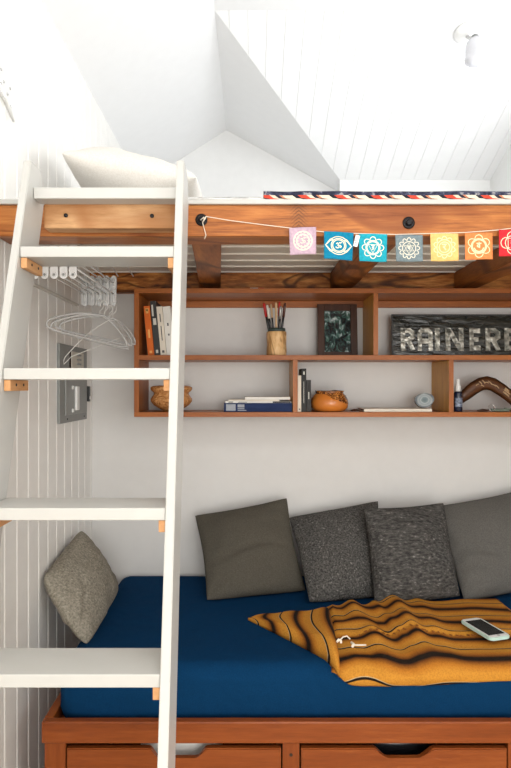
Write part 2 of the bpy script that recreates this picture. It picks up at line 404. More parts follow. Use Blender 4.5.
# ------------------------------------------------------------ bedding on the loft
def rounded_slab(x0,x1,y0,y1,z0,z1, rad, nx, ny, amp, fr, seed=0):
    bm = box(x0,x1,y0,y1,z0,z1, bev=rad, seg=4)
    bmesh.ops.subdivide_edges(bm, edges=[e for e in bm.edges if e.calc_length() > 0.3], cuts=nx, use_grid_fill=True)
    for v in bm.verts:
        if v.co.z > z0+rad*0.5:
            v.co.z += (noise.noise(v.co*fr+Vector((seed,0,0))))*amp
    for f in bm.faces: f.smooth = True
    return bm
o = obj('loft_mattress', rounded_slab(WX+0.02, RX-0.03, 1.765, 3.66, 2.0227, 2.060, 0.012, 24, 24, 0.0, 5), M['bedwhite'], loc=(0.38,2.7,2.03))
tag(o, 'thin white loft mattress lying on the deck boards, mostly hidden under the throws', 'mattress')
# knitted throw
def knit():
    m, nt, b = newmat('cream_knit')
    tc = node(nt,'ShaderNodeTexCoord')
    mp = node(nt,'ShaderNodeMapping'); mp.inputs['Scale'].default_value=(0.4,1.3,2.6); mp.inputs['Rotation'].default_value=(0.25,0.12,0.0)
    nt.links.new(tc.outputs['Object'], mp.inputs['Vector'])
    w = node(nt,'ShaderNodeTexWave', Scale=26.0, Distortion=3.5, Detail=2.0); w.bands_direction='Z'
    w.inputs['Detail Scale'].default_value = 3.0
    nt.links.new(mp.outputs['Vector'], w.inputs['Vector'])
    w2 = node(nt,'ShaderNodeTexNoise', Scale=150.0)
    nt.links.new(tc.outputs['Object'], w2.inputs['Vector'])
    mu = node(nt,'ShaderNodeMath', operation='MULTIPLY'); nt.links.new(w.outputs['Fac'], mu.inputs[0]); nt.links.new(w2.outputs['Fac'], mu.inputs[1])
    r = ramp(nt,[(0.03,(0.30,0.29,0.27)),(0.14,(0.78,0.76,0.72)),(0.6,(0.86,0.85,0.82))]); nt.links.new(mu.outputs[0], r.inputs['Fac'])
    nt.links.new(r.outputs['Color'], b.inputs['Base Color']); b.inputs['Roughness'].default_value=0.95
    bp = node(nt,'ShaderNodeBump',Strength=0.8,Distance=0.006); nt.links.new(w.outputs['Fac'],bp.inputs['Height']); nt.links.new(bp.outputs['Normal'],b.inputs['Normal'])
    return m
M['knit'] = knit()
bm = new(); nx, ny = 60, 14
def sheetmesh(bm, nx, ny, fn, th=0.01):
    top = [[bm.verts.new(fn(i/nx, j/ny, 1)) for j in range(ny+1)] for i in range(nx+1)]
    bot = [[bm.verts.new(fn(i/nx, j/ny, 0)) for j in range(ny+1)] for i in range(nx+1)]
    for i in range(nx):
        for j in range(ny):
            bm.faces.new((top[i][j],top[i+1][j],top[i+1][j+1],top[i][j+1])).smooth = True
            bm.faces.new((bot[i][j],bot[i][j+1],bot[i+1][j+1],bot[i+1][j])).smooth = True
    for i in range(nx):
        for j in (0, ny): bm.faces.new((top[i][j],top[i+1][j],bot[i+1][j],bot[i][j])).smooth = True
    for j in range(ny):
        for i in (0, nx): bm.faces.new((top[i][j],top[i][j+1],bot[i][j+1],bot[i][j])).smooth = True
def throwfn(u, v, s):
    x = -0.50+u*0.53; y = 1.735+v*0.5
    edge = min(1, min(u, 1-u)*14+0.25)*min(1, v*6+0.45)
    h = 0.012+0.022*edge*(0.8+0.35*noise.noise(Vector((x*9, y*6, 1))))*(1.0+0.35*(0.4-u)*2)
    z = 2.0612 if y > 1.762 else 2.0229
    if not s: return (x, y, z)
    f = min(1, (y-1.735)/0.03)
    return (x, y, 2.0229+0.012*(1-f)+(2.0295+h-2.0229)*f+0.005*f)
sheetmesh(bm, 60, 40, throwfn)
o = obj('knitted_throw', bm, M['knit'], loc=(-0.2,1.98,2.07)); tag(o, 'cream chunky knitted throw spread on the loft bed beside the pale pillow', 'throw')
# patterned blanket on the right
def pattern():
    m, nt, b = newmat('navy_red_woven_pattern')
    uv = node(nt,'ShaderNodeUVMap')
    sp = node(nt,'ShaderNodeSeparateXYZ'); nt.links.new(uv.outputs['UV'], sp.inputs[0])
    nz = node(nt,'ShaderNodeTexNoise', Scale=60.0); tc = node(nt,'ShaderNodeTexCoord'); nt.links.new(tc.outputs['Object'], nz.inputs['Vector'])
    # braid: sawtooth along x skewed by v
    a = node(nt,'ShaderNodeMath', operation='MULTIPLY_ADD'); nt.links.new(sp.outputs['Y'], a.inputs[0]); a.inputs[1].default_value=0.07; nt.links.new(sp.outputs['X'], a.inputs[2])
    f = node(nt,'ShaderNodeMath', operation='FRACT'); 
    m1 = node(nt,'ShaderNodeMath', operation='MULTIPLY'); nt.links.new(a.outputs[0], m1.inputs[0]); m1.inputs[1].default_value=9.5
    nt.links.new(m1.outputs[0], f.inputs[0])
    r = ramp(nt,[(0.0,(0.75,0.66,0.52)),(0.28,(0.01,0.01,0.02)),(0.42,(0.62,0.06,0.03)),(0.66,(0.70,0.60,0.46)),(0.8,(0.015,0.015,0.03)),(0.92,(0.55,0.20,0.10))],'CONSTANT')
    nt.links.new(f.outputs[0], r.inputs['Fac'])
    # rows by v
    rb = ramp(nt,[(0.0,(1,1,1)),(0.74,(0,0,0))],'CONSTANT')
    nt.links.new(sp.outputs['Y'], rb.inputs['Fac'])
    mx = node(nt,'ShaderNodeMix'); mx.data_type='RGBA'
    rn = ramp(nt,[(0.42,(0.012,0.014,0.035)),(0.58,(0.05,0.055,0.10)),(0.66,(0.30,0.29,0.30))]); nt.links.new(nz.outputs['Fac'], rn.inputs['Fac'])
    nt.links.new(rb.outputs['Color'], mx.inputs[0]); nt.links.new(rn.outputs['Color'], mx.inputs[6]); nt.links.new(r.outputs['Color'], mx.inputs[7])
    nt.links.new(mx.outputs[2], b.inputs['Base Color']); b.inputs['Roughness'].default_value=0.95
    bp = node(nt,'ShaderNodeBump',Strength=0.6,Distance=0.004); nt.links.new(nz.outputs['Fac'],bp.inputs['Height']); nt.links.new(bp.outputs['Normal'],b.inputs['Normal'])
    return m
M['pattern'] = pattern()
bm = new(); uvl = bm.loops.layers.uv.new('UVMap')
NP = 90
prof = [(0.0,0.0),(-0.005,0.006),(-0.005,0.014),(-0.001,0.0175),(0.006,0.021),(0.004,0.032),(0.010,0.042),(0.03,0.047),(0.3,0.048),(0.5,0.047)]
rows = []
for i in range(NP+1):
    x = 0.036+i/NP*1.36
    wv = 0.0025*noise.noise(Vector((x*14,0,0))) ; wy = 0.006*noise.noise(Vector((x*9,3,0)))
    rows.append([bm.verts.new((x, 1.722+a+wy, 2.0229+(b*(1+wv*20) if k else 0))) for k,(a,b) in enumerate(prof)])
acc = [0]
for k in range(1,len(prof)): acc.append(acc[-1]+math.hypot(prof[k][0]-prof[k-1][0], prof[k][1]-prof[k-1][1]))
for r_ in rows:
    x = r_[0].co.x
    for y_, z_ in ((2.222,2.0612),(1.762,2.0612),(1.762,2.0229)): r_.append(bm.verts.new((x,y_,z_)))
for i in range(NP):
    for k in range(len(prof)-1, len(prof)+3):
        k2 = (k+1) % (len(prof)+3)
        if k != len(prof)+2 or True: bm.faces.new((rows[i][k],rows[i+1][k],rows[i+1][k2],rows[i][k2]))
bm.faces.new(rows[0]); bm.faces.new(rows[-1][::-1])
for i in range(NP):
    for k in range(len(prof)-1):
        f = bm.faces.new((rows[i][k],rows[i+1][k],rows[i+1][k+1],rows[i][k+1])); f.smooth = True
        for l, (ii,kk) in zip(f.loops, ((i,k),(i+1,k),(i+1,k+1),(i,k+1))): l[uvl].uv = (ii/NP*1.36, acc[kk]/0.05)

o = obj('patterned_blanket', bm, M['pattern'], loc=(0.7,1.95,2.07)); tag(o, 'folded navy, red and cream woven blanket along the loft edge', 'blanket')

# ------------------------------------------------------------ pillows
def pillow(name, corners, T, mat, label, cat, group, pinch=0.07, wr=0.006, seed=0, n=44, power=0.5, creases=(), loc=None, rnd=0.025):
    """corners TL,TR,BR,BL (world) seen from the front"""
    TL,TR,BR,BL = [Vector(c) for c in corners]
    N = ((TR-TL)+(BR-BL)).cross((BL-TL)+(BR-TR)).normalized()
    if N.y > 0: N = -N
    loft_ = name == 'bed_pillow'
    bm = new()
    def P(a, b, s):
        aa = a*(1-pinch*(1-b*b)**1.0*abs(a)**1.5); bb = b*(1-pinch*(0.2 if b > 0 and not loft_ else 1.0)*(1-a*a)*abs(b)**1.5)
        q_ = 1-rnd*(abs(a)*abs(b))**6
        aa *= q_; bb *= q_
        u = (aa+1)/2; v = (bb+1)/2
        p = (TL*(1-u)+TR*u)*(1-v)+(BL*(1-u)+BR*u)*v
        e = max(0,(1-a*a))*max(0,(1-b*b))
        h = T*0.5*(e**power)
        edge = min(1, e*6)
        d = noise.noise(p*7+Vector((seed,s,0)))*wr*1.6+noise.noise(p*19+Vector((0,seed,s)))*wr*0.7
        # gather wrinkles radiating at the edges
        d += math.sin(a*23+seed)*0.0022*(abs(b)**4)*edge + math.sin(b*21+seed)*0.0025*(abs(a)**4)*edge
        for (ca, cb, ang, ln, dep) in creases:
            da = (a-ca)*math.cos(ang)+(b-cb)*math.sin(ang); db = -(a-ca)*math.sin(ang)+(b-cb)*math.cos(ang)
            db += 0.05*math.sin(da*4+seed)
            d -= dep*math.exp(-(db/0.05)**2)*math.exp(-(da/ln)**4)
            d += 0.6*dep*math.exp(-((db-0.13)/0.08)**2)*math.exp(-(da/ln)**4)
        return p+N*s*(h+d*edge)
    fr = {}; bk = {}
    for i in range(n+1):
        for j in range(n+1):
            a = math.sin((2*i/n-1)*PI/2); b = math.sin((2*j/n-1)*PI/2)
            fr[i,j] = bm.verts.new(P(a,b,1))
            bk[i,j] = fr[i,j] if i in (0,n) or j in (0,n) else bm.verts.new(P(a,b,-1))
    for i in range(n):
        for j in range(n):
            bm.faces.new((fr[i,j],fr[i+1,j],fr[i+1,j+1],fr[i,j+1])).smooth = True
            bm.faces.new((bk[i,j],bk[i,j+1],bk[i+1,j+1],bk[i+1,j])).smooth = True
    c = (TL+TR+BR+BL)/4
    o = obj(name, bm, mat, loc=(c.x,c.y,min(BL.z,BR.z)))
    return tag(o, label, cat, group)
def yb_(py): return (1.5-0.665-0.006)*F/(py-387)
G = 'cushions leaning along the daybed wall'
pillow('cushion', [at(194,515,2.60), at(287.5,497,2.60), at(307,591,yb_(591)), at(206,601,yb_(601))], 0.15, M['olive'],
       'plain taupe-grey cushion leaning on the back wall, nearest the ladder', 'cushion', G, seed=1, creases=((0.1,0.08,-0.05,0.75,0.012),(-0.6,0.3,0.2,0.35,0.006),(-0.7,0.75,-0.5,0.3,0.005)))
pillow('cushion', [at(288,517,2.61), at(379,500,2.63), at(382,597,yb_(597)), at(309,603,yb_(603))], 0.14, M['tweed'],
       'flecked charcoal tweed cushion leaning between the plain taupe one and another tweed one', 'cushion', G, seed=5, creases=((0.2,0.2,-0.3,0.5,0.005),), pinch=0.05)
pillow('cushion', [at(363,508,2.46), at(444,502,2.55), at(461,597,yb_(600)), at(374,606,yb_(606))], 0.15, M['tweed2'],
       'charcoal tweed cushion with sideways striations, overlapping the slate-grey one', 'cushion', G, seed=9, pinch=0.06, creases=((0.0,-0.55,0.15,0.5,0.005),))
pillow('cushion', [at(428,507,2.62), at(541,484,2.62), at(556,584,2.44), at(464,603,yb_(601))], 0.16, M['slate'],
       'plain slate-grey cushion leaning on the back wall, cut off by the right edge', 'cushion', G, seed=14, creases=((-0.55,0.2,0.35,0.4,0.008),(-0.6,0.5,0.3,0.35,0.006),(-0.5,0.75,0.2,0.4,0.006)))
pillow('cushion', [(-0.675,2.36,0.955+0.0), (-0.560,2.60,0.70+0.0), (-0.545,1.97,0.672), (-0.672,1.965,0.85)][:0] or
       [at(81,528,2.40), at(119,590,2.52), at(87,648,1.93), at(42,577,2.02)], 0.14, M['greige'],
       'beige-grey woven cushion propped on one corner against the panelled wall', 'cushion', None, seed=21, pinch=0.03, rnd=0.06, creases=((0.1,0.7,0.5,0.5,0.008),))
pillow('bed_pillow', [(-0.66,2.45,2.30), (-0.16,2.52,2.17), (-0.17,1.90,2.165), (-0.615,1.93,2.255)], 0.20, M['cream'],
       'pale cream pillow propped against the panelled wall up on the loft', 'pillow', None, seed=30, pinch=0.05)

# ------------------------------------------------------------ ladder
lad = thing('ladder', 'white painted wooden ladder with flat treads leaning on the loft beam', 'ladder', (-0.38, 0.95, 0))
def yf(z): return 1.46+0.333*(z-1.843)
DEP = 0.125
def rail(xl_top, xl_bot, w):
    z0, z1 = 0.0, 2.082
    P = [(yf(z0),z0),(yf(z0)+DEP,z0),(yf(2.0)+DEP,2.0),(yf(z1)+0.075,z1),(yf(z1),z1)]
    bm = new()
    def X(z): return xl_top+(xl_bot-xl_top)*(1-z/z1)
    a = [bm.verts.new((X(z),y,z)) for y,z in P]; b = [bm.verts.new((X(z)+w,y,z)) for y,z in P]
    n = len(P); fs=[bm.faces.new(a[::-1]),bm.faces.new(b)]
    for i in range(n): fs.append(bm.faces.new((a[i],a[(i+1)%n],b[(i+1)%n],b[i])))
    bmesh.ops.bevel(bm, geom=list(bm.edges), offset=0.002, segments=2, affect='EDGES')
    return bm
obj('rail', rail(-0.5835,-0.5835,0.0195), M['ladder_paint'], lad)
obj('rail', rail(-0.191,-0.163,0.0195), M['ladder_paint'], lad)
def xr(z): return -0.191+0.028*(1-z/2.082)
XL = -0.5635
zt = 1.845
for k in range(7):
    z = zt-0.3*k
    if z < 0.1: break
    z = {0:1.843,1:1.543,2:1.245,3:0.943}.get(k, z)
    y = yf(z)
    xrr = xr(z)-0.0006
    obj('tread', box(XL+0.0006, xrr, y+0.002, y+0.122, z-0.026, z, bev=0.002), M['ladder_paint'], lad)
    for side in (0, 1):
        x0 = XL+0.0006 if side == 0 else xrr-0.015
        cl = obj('cleat', box(x0, x0+0.015, y+0.006, y+0.118, z-0.052, z-0.0265, bev=0.0015), M['pineY'], lad, label='bare fir cleat under a tread')
        xx = x0+0.015 if side == 0 else x0
        s = 1 if side == 0 else -1
        for yy in (0.04, 0.085):
            bm = new(); addlathe(bm, [(0.0035, 0.0002*s),(0.0035,0.0012*s),(0.002,0.0013*s)], (xx, y+yy, z-0.038), 10, axis='X')
            obj('screw', bm, M['iron'], cl)
obj('top_board', box(XL+0.0006, xr(2.0)-0.0006, 1.553, 1.603, 1.988, 2.017, bev=0.002), M['ladder_paint'], lad)

# ------------------------------------------------------------ bunting
bun = thing('flag_bunting', 'string of seven small coloured cloth flags with printed emblems hung along the loft beam', 'bunting', (0.25, 1.65, 1.93))
YB = LF-0.012
bolt0 = at(203,218,YB)
strpts = [at(203,219,LF-0.016), at(206,216.5,LF-0.017), at(230,220.5,YB), at(265,225,YB), at(290,228,YB), at(325,232,YB), at(358,233.5,YB), at(395,234.5,YB), at(430,233.5,YB), at(465,232.5,YB), at(498,230,YB), at(530,226,YB), at(560,222,YB)]
bm = tube(strpts, 0.0011, 6)
addtube(bm, [at(206,216.5,LF-0.018), at(202.5,222,LF-0.0175), at(204,228,LF-0.0045), at(206,235,LF-0.0045), at(204.5,239,LF-0.005)], 0.0013, 6)
addtube(bm, [at(204,217,LF-0.019), at(200.5,220,LF-0.0185), at(203,222,LF-0.0185), at(206,217.5,LF-0.0185)], 0.0011, 6)
obj('string', bm, M['string'], bun, label='cream cotton string knotted round the bolt')
def seg_ribbon(bm, pts, w, mp, closed=False):
    n = len(pts)
    if closed: pts = list(pts)+[pts[0]]
    vs = []
    for i, p in enumerate(pts):
        if closed: a = pts[i-1] if i else pts[-2]; b = pts[(i+1)] if i < len(pts)-1 else pts[1]
        else: a = pts[max(i-1,0)]; b = pts[min(i+1,len(pts)-1)]
        dx, dy = b[0]-a[0], b[1]-a[1]; l = math.hypot(dx,dy) or 1
        nx_, ny_ = -dy/l*w/2, dx/l*w/2
        vs.append((bm.verts.new(mp(p[0]+nx_, p[1]+ny_, 1)), bm.verts.new(mp(p[0]-nx_, p[1]-ny_, 1)),
                   bm.verts.new(mp(p[0]-nx_, p[1]-ny_, 0)), bm.verts.new(mp(p[0]+nx_, p[1]+ny_, 0))))
    for i in range(len(vs)-1):
        A, B = vs[i], vs[i+1]
        for k in range(4): bm.faces.new((A[k],A[(k+1)%4],B[(k+1)%4],B[k]))
    if not closed: bm.faces.new(vs[0][::-1]); bm.faces.new(vs[-1])
def circ(r, n=28, cx=0, cy=0, a0=0, a1=2*PI): return [(cx+r*math.cos(a0+(a1-a0)*i/n), cy+r*math.sin(a0+(a1-a0)*i/n)) for i in range(n)]
def petals(r0, r1, n, pts=6):
    out = []
    for k in range(n):
        for i in range(pts):
            t = i/pts; a = 2*PI*(k+t)/n+PI/2-PI/n
            out.append((( r0+(r1-r0)*math.sin(PI*t)**0.8)*math.cos(a), (r0+(r1-r0)*math.sin(PI*t)**0.8)*math.sin(a)))
    return out
OM = [[(-.5,.35),(-.2,.55),(.05,.35),(-.2,.05)],[(-.2,.05),(.1,-.1),(.05,-.45),(-.3,-.55),(-.6,-.3)],[(.05,-.05),(.35,.05),(.55,-.15),(.45,-.4),(.25,-.3)],[(.1,.7),(.35,.55),(.6,.75)]]
VAM = [[(-.6,.6),(.6,.6)],[(.15,.6),(.15,-.55)],[(.15,.1),(-.25,.25),(-.45,-.05),(-.2,-.35),(.15,-.2)],[(0,.85),(.12,.95)]]
RAM = [[(-.5,.6),(.5,.6)],[(.0,.6),(.2,.3),(.0,.05),(-.3,.1)],[(-.3,.1),(.0,-.1),(.3,-.6)]]
HAM = [[(-.5,.6),(.5,.6)],[(0,.6),(0,.35),(.3,.2),(.1,-.05),(-.3,.05)],[(-.1,-.05),(.3,-.2),(.1,-.55),(-.3,-.5)]]
YAM = [[(-.6,.6),(.6,.6)],[(.3,.6),(.3,-.6)],[(-.4,.5),(-.4,.2),(-.1,.2),(-.2,-.15),(.3,-.2)]]
LAM = [[(-.6,.6),(.6,.6)],[(.35,.6),(.35,-.55)],[(.35,.2),(.05,.35),(-.1,.0),(-.35,.3),(-.5,-.05),(-.35,-.35)]]
def emblem(kind):
    L = []; C_ = []
    def glyph(g, s, cy=0):
        for st in g: L.append([(x*s, y*s+cy) for x, y in st])
    if kind == 0: C_ += [circ(.72,36), petals(.60,.70,14), circ(.5), petals(.36,.48,10)]; glyph(OM,.34)
    if kind == 1:
        C_ += [circ(.52), circ(.42)]
        for s in (1,-1): L.append([(s*.40,.42),(s*.62,.33),(s*.80,.12),(s*.92,0),(s*.80,-.12),(s*.62,-.33),(s*.40,-.42)])
        C_ += [[(-.92,0),(-.6,.42),(-.25,.62),(0,.66),(.25,.62),(.6,.42),(.92,0),(.6,-.42),(.25,-.62),(0,-.66),(-.25,-.62),(-.6,-.42)]]
        glyph(OM,.34)
    if kind == 2: C_ += [petals(.58,.80,8), circ(.52), circ(.44), [(-.34,.22),(.34,.22),(0,-.38)]]; glyph(HAM,.24,.02)
    if kind == 3: C_ += [petals(.58,.80,12), circ(.50), [(-.36,.2),(.36,.2),(0,-.42)], [(-.36,-.2),(.36,-.2),(0,.42)]]; glyph(YAM,.2)
    if kind == 4: C_ += [petals(.60,.80,10), circ(.55), circ(.38)]; glyph(RAM,.36)
    if kind == 5:
        C_ += [petals(.58,.86,6,8), circ(.56), circ(.48)]; glyph(VAM,.3,.03)
        L.append([(-.36,-.12),(-.22,-.34),(0,-.42),(.22,-.34),(.36,-.12)])
    if kind == 6: C_ += [petals(.58,.88,4,8), circ(.56), [(-.36,.36),(.36,.36),(.36,-.36),(-.36,-.36)]]; glyph(LAM,.26)
    return L, C_
FL = [(289,316,227.5,255,(0.50,0.36,0.44),'lavender',0.012,(0.75,0.68,0.55)), (324,353.5,232,260,(0.008,0.20,0.34),'deep blue',-0.02,(0.80,0.72,0.50)), (358.5,387,234,262,(0.02,0.33,0.42),'turquoise',-0.005,(0.82,0.74,0.58)),
      (395,422.5,235,262,(0.17,0.22,0.24),'slate blue-grey',0.0,(0.72,0.68,0.56)), (430,458,233.5,261.5,(0.74,0.48,0.17),'yellow',0.0,(0.85,0.68,0.42)), (464.5,492,233,260,(0.72,0.23,0.075),'orange',0.0,(0.90,0.72,0.45)),
      (498.5,526,230,257,(0.60,0.03,0.04),'red',-0.01,(0.88,0.70,0.50))]
for i, (x0,x1,y0,y1,col,cn,tw,ink) in enumerate(FL):
    A = at(x0,y0,YB); B = at(x1,y1,YB); cx = (A.x+B.x)/2; hw = (B.x-A.x)/2; zt_ = A.z; hh = (A.z-B.z)
    yb = YB-0.003
    def mp(u, v, s, cx=cx, hw=hw, zt_=zt_, hh=hh, tw=tw, i=i):
        # u,v in -1..1 ; s thickness side
        cur = 0.004*math.cos(u*2.2+i)*(0.5-v*0.5)
        return Vector((cx+u*hw*(1-0.03*(1-v)/2)+tw*0.4*(1-v)/2*0.3, yb-cur-0.0012*s-0.003*(1-v)/2, zt_-(1-v)/2*hh+tw*u*0.12-0.001*abs(u)*(v>0.9)))
    bm = new()
    def ffn(u, v, s): return mp(u*2-1, v*2-1, 0.0 if s else -0.7)
    sheetmesh(bm, 14, 12, ffn)
    m = fabric('flag_cloth_'+cn.replace(' ','_'), [c*0.88 for c in col], [min(1,c*1.1) for c in col], bump=0.3, bigamt=0.1, fscale=120)
    fl = obj('flag', bm, m, bun, label=cn+' cloth flag with a pale round emblem')
    bm = new(); L, C_ = emblem(i)
    def em(u, v, s): return mp(u*0.98, v*0.98, 0.35 if s else 0.05)
    for c in C_: seg_ribbon(bm, c, 0.06, em, True)
    for l in L: seg_ribbon(bm, l, 0.075, em)
    obj('emblem', bm, plain('emblem_ink_'+cn.replace(' ','_'), ink, 0.8), fl, label='pale printed line emblem')
p = at(356,243,YB-0.004)
bm = box(p.x-0.006,p.x+0.006,p.y-0.0006,p.y+0.0006,p.z-0.010,p.z+0.022, mtx=None)
bmesh.ops.rotate(bm, verts=bm.verts, cent=p, matrix=Matrix.Rotation(0.25,3,'Y'))
for k in range(3): addbox(bm, p.x-0.004,p.x+0.002,p.y-0.0012,p.y-0.0008,p.z-0.004+k*0.005,p.z-0.003+k*0.005, mi=1)
obj('care_tag', bm, [M['whiteplastic'], M['iron']], bun, label='tiny white care tag')

# ------------------------------------------------------------ wall shelf
SF = 2.46; SB = BY-0.001
Sx0 = -0.4797; Sx1 = 1.30
sh = thing('wall_shelf', 'open cherry-wood wall shelf with two rows of compartments under the loft', 'shelf', ((Sx0+Sx1)/2, SB, 1.377))
T = 0.020
zT, zM, zB = 1.905, 1.631, 1.397      # tops of the three boards
def sb(name, x0,x1,z0,z1, mat, y0=SF, label=None): return obj(name, box(x0,x1,y0,SB,z0,z1,bev=0.0012), M[mat], sh, label=label)
sb('top_board', Sx0,Sx1, zT-T, zT, 'cherryX')
sb('middle_board', Sx0+T,Sx1-T, zM-T, zM, 'cherryX')
sb('bottom_board', Sx0,Sx1, zB-T, zB, 'cherryX')
sb('side_panel', Sx0,Sx0+T, zB+0.0005, zT-T-0.0005, 'cherryZ')
sb('side_panel', Sx1-T,Sx1, zB+0.0005, zT-T-0.0005, 'cherryZ')
def xs_(px): return (px-251)*SF/F
for px, lo_, hi_ in ((373.5,zM,zT-T),(293,zB,zM-T),(449,zB,zM-T)):
    x0 = xs_(px)
    dv = sb('divider', x0, x0+0.019, lo_+0.0005, hi_-0.0005, 'cherrylight', y0=SF+0.003, label='honey-coloured upright divider')
    obj('edge_strip', box(x0, x0+0.019, SF, SF+0.0028, lo_+0.0005, hi_-0.0005), M['cherryZ'], dv)
obj('wall_rail', box(Sx0+T+0.0005, Sx1-T-0.0005, SB-0.018, SB, zT-T-0.03, zT-T-0.0005, bev=0.001), M['cherryX'], sh, label='narrow rail under the top board at the wall')

# --- books
def book(pxa, pxb, pytop, zb, Y, depth, lean, mats, label, group, marks=(), name='book'):
    """upright book: spine facing the room; lean in metres at top (negative: left)"""
    x0 = (pxa-251)*Y/F; x1 = (pxb-251)*Y/F; h = 1.5-(pytop-387)*Y/F-zb
    cx = (x0+x1)/2
    t = thing(name, label, 'book', (cx, Y+depth/2, zb), group)
    ang = math.atan2(lean, h)
    piv = Vector((x0 if lean < 0 else x1, Y, zb))
    R_ = Matrix.Translation(piv) @ Matrix.Rotation(ang, 4, 'Y') @ Matrix.Translation(-piv)
    w = x1-x0; c = min(0.003, w*0.18)
    bm = new()
    addbox(bm, x0,x0+c,Y,Y+depth,zb,zb+h); addbox(bm, x1-c,x1,Y,Y+depth,zb,zb+h); addbox(bm, x0+c,x1-c,Y,Y+0.003,zb,zb+h)
    lift = abs(math.sin(ang))*0.0
    bmesh.ops.transform(bm, matrix=R_, verts=bm.verts)
    obj('cover', bm, mats[0], t)
    bm = box(x0+c+.0003,x1-c-.0003,Y+0.0035,Y+depth-0.004,zb+0.003,zb+h-0.003); bmesh.ops.transform(bm, matrix=R_, verts=bm.verts)
    obj('pages', bm, M['paper'], t)
    if marks:
        for (a, b_, u0, u1) in marks:   # fraction of height range, fraction of width
            bm = box(x0+w*u0, x0+w*u1, Y-0.0006, Y-0.0001, zb+h*a, zb+h*b_)
            bmesh.ops.transform(bm, matrix=R_, verts=bm.verts)
            obj('spine_print', bm, mats[1], t)
    return t
M['paper'] = plain('paper', (0.74,0.70,0.62), 0.85)
M['b_orange'] = plain('orange_cover', (0.66,0.14,0.02), 0.5, spec=0.2)
M['b_cream'] = plain('cream_cover', (0.74,0.68,0.58), 0.5, spec=0.2)
M['b_white'] = plain('white_cover', (0.76,0.74,0.69), 0.5, spec=0.2)
M['b_char'] = plain('charcoal_cover', (0.045,0.045,0.045), 0.45, spec=0.2)
M['b_black'] = plain('black_cover', (0.016,0.015,0.014), 0.45, spec=0.2)
M['b_grey'] = plain('dark_grey_cover', (0.035,0.033,0.032), 0.5, spec=0.2)
M['b_blue'] = plain('navy_cover', (0.008,0.022,0.085), 0.6, spec=0.2)
M['ink_pale'] = plain('pale_print', (0.6,0.58,0.52), 0.5)
M['ink_dark'] = plain('dark_print', (0.08,0.08,0.08), 0.5)
M['ink_yel'] = plain('yellow_print', (0.85,0.45,0.12), 0.5)
M['ink_grey'] = plain('grey_print', (0.28,0.30,0.34), 0.5)
GB = 'leaning books in the top left compartment'
zb = zM+0.0006
bt = [(148,154.2,306,'b_orange','ink_yel','orange paperback leaning at the left end of the top shelf',((.04,.09,.3,.7),(.35,.52,.35,.65),(.85,.93,.3,.7),(.9,.95,.2,.8))),
      (154.6,160.2,301,'b_char','ink_pale','charcoal hardback with pale spine lettering leaning beside the orange paperback',((.56,.68,.25,.8),(.72,.93,.15,.45),(.04,.1,.3,.7))),
      (160.8,166.6,306.5,'b_cream','ink_dark','cream paperback leaning between the charcoal hardback and a wider cream one',((.3,.6,.42,.58),(.68,.85,.42,.58),(.05,.10,.3,.7))),
      (167,174.5,306.5,'b_white','ink_dark','off-white book leaning half behind the ladder rail',((.4,.44,.4,.6),(.6,.66,.4,.6)))]
for a in bt: book(a[0],a[1],a[2],zb,2.50,0.14,-0.019,(M[a[3]],M[a[4]]),a[5],GB,a[6])
zb2 = zB+0.0006
GC = 'upright books beside the clay pot'
book(297.8,301.2,375.5,zb2,2.475,0.14,0,(M['b_cream'],M['ink_dark']),'thin cream booklet standing against the divider next to two black books',GC,((.05,.09,.3,.7),))
book(301.6,306.3,368.5,zb2,2.475,0.14,0,(M['b_black'],M['ink_pale']),'tall black book standing between the thin cream booklet and a shorter dark book',GC,((.86,.93,.35,.65),(.2,.7,.42,.52)))
book(306.6,311.0,380,zb2,2.475,0.13,0,(M['b_grey'],M['ink_pale']),'short dark grey book standing next to the clay pot',GC,((.4,.62,.4,.6),))
# flat stack
def flatbook(px0,px1,zb,th,Y0,dep,cover,label,group,marks=(),ink=None,rot=0,cv=0.002,name='book'):
    x0=(px0-251)*Y0/F; x1=(px1-251)*Y0/F
    t = thing(name,label,'book',((x0+x1)/2,Y0+dep/2,zb),group)
    R_ = Matrix.Translation(((x0+x1)/2,Y0+dep/2,0))@Matrix.Rotation(rot,4,'Z')@Matrix.Translation((-(x0+x1)/2,-Y0-dep/2,0))
    bm=new(); addbox(bm,x0,x1,Y0,Y0+dep,zb,zb+cv); addbox(bm,x0,x1,Y0,Y0+dep,zb+th-cv,zb+th); addbox(bm,x0,x1,Y0,Y0+cv,zb+cv,zb+th-cv)
    bmesh.ops.transform(bm,matrix=R_,verts=bm.verts); obj('cover',bm,cover,t)
    bm=box(x0+.003,x1-.003,Y0+cv+.0004,Y0+dep-.003,zb+cv+.0003,zb+th-cv-.0003); bmesh.ops.transform(bm,matrix=R_,verts=bm.verts); obj('pages',bm,M['paper'],t)
    if marks:
        w=x1-x0
        for a,b_,c_,d_ in marks:
            bm=box(x0+w*a,x0+w*b_,Y0-.0007,Y0-.0001,zb+th*c_,zb+th*d_)
            bmesh.ops.transform(bm,matrix=R_,verts=bm.verts); obj('spine_print',bm,ink,t)
    return t
GS='stack of flat books left of the divider'
z=zb2
flatbook(224,292,z,0.036,2.475,0.18,M['b_blue'],'thick navy blue book lying flat at the bottom of the stack',GS,((.03,.17,.12,.88),(.20,.30,.5,.85),(.20,.33,.12,.22),(.20,.3,.3,.42)),M['ink_grey']); z+=0.0364
flatbook(225,291,z,0.007,2.48,0.17,M['b_white'],'thin white magazine lying on the thick navy book',GS,((.72,.99,.1,.9),(.05,.12,.3,.7),(.2,.33,.3,.6)),M['b_black'],rot=0.01,cv=0.001,name='magazine'); z+=0.0074
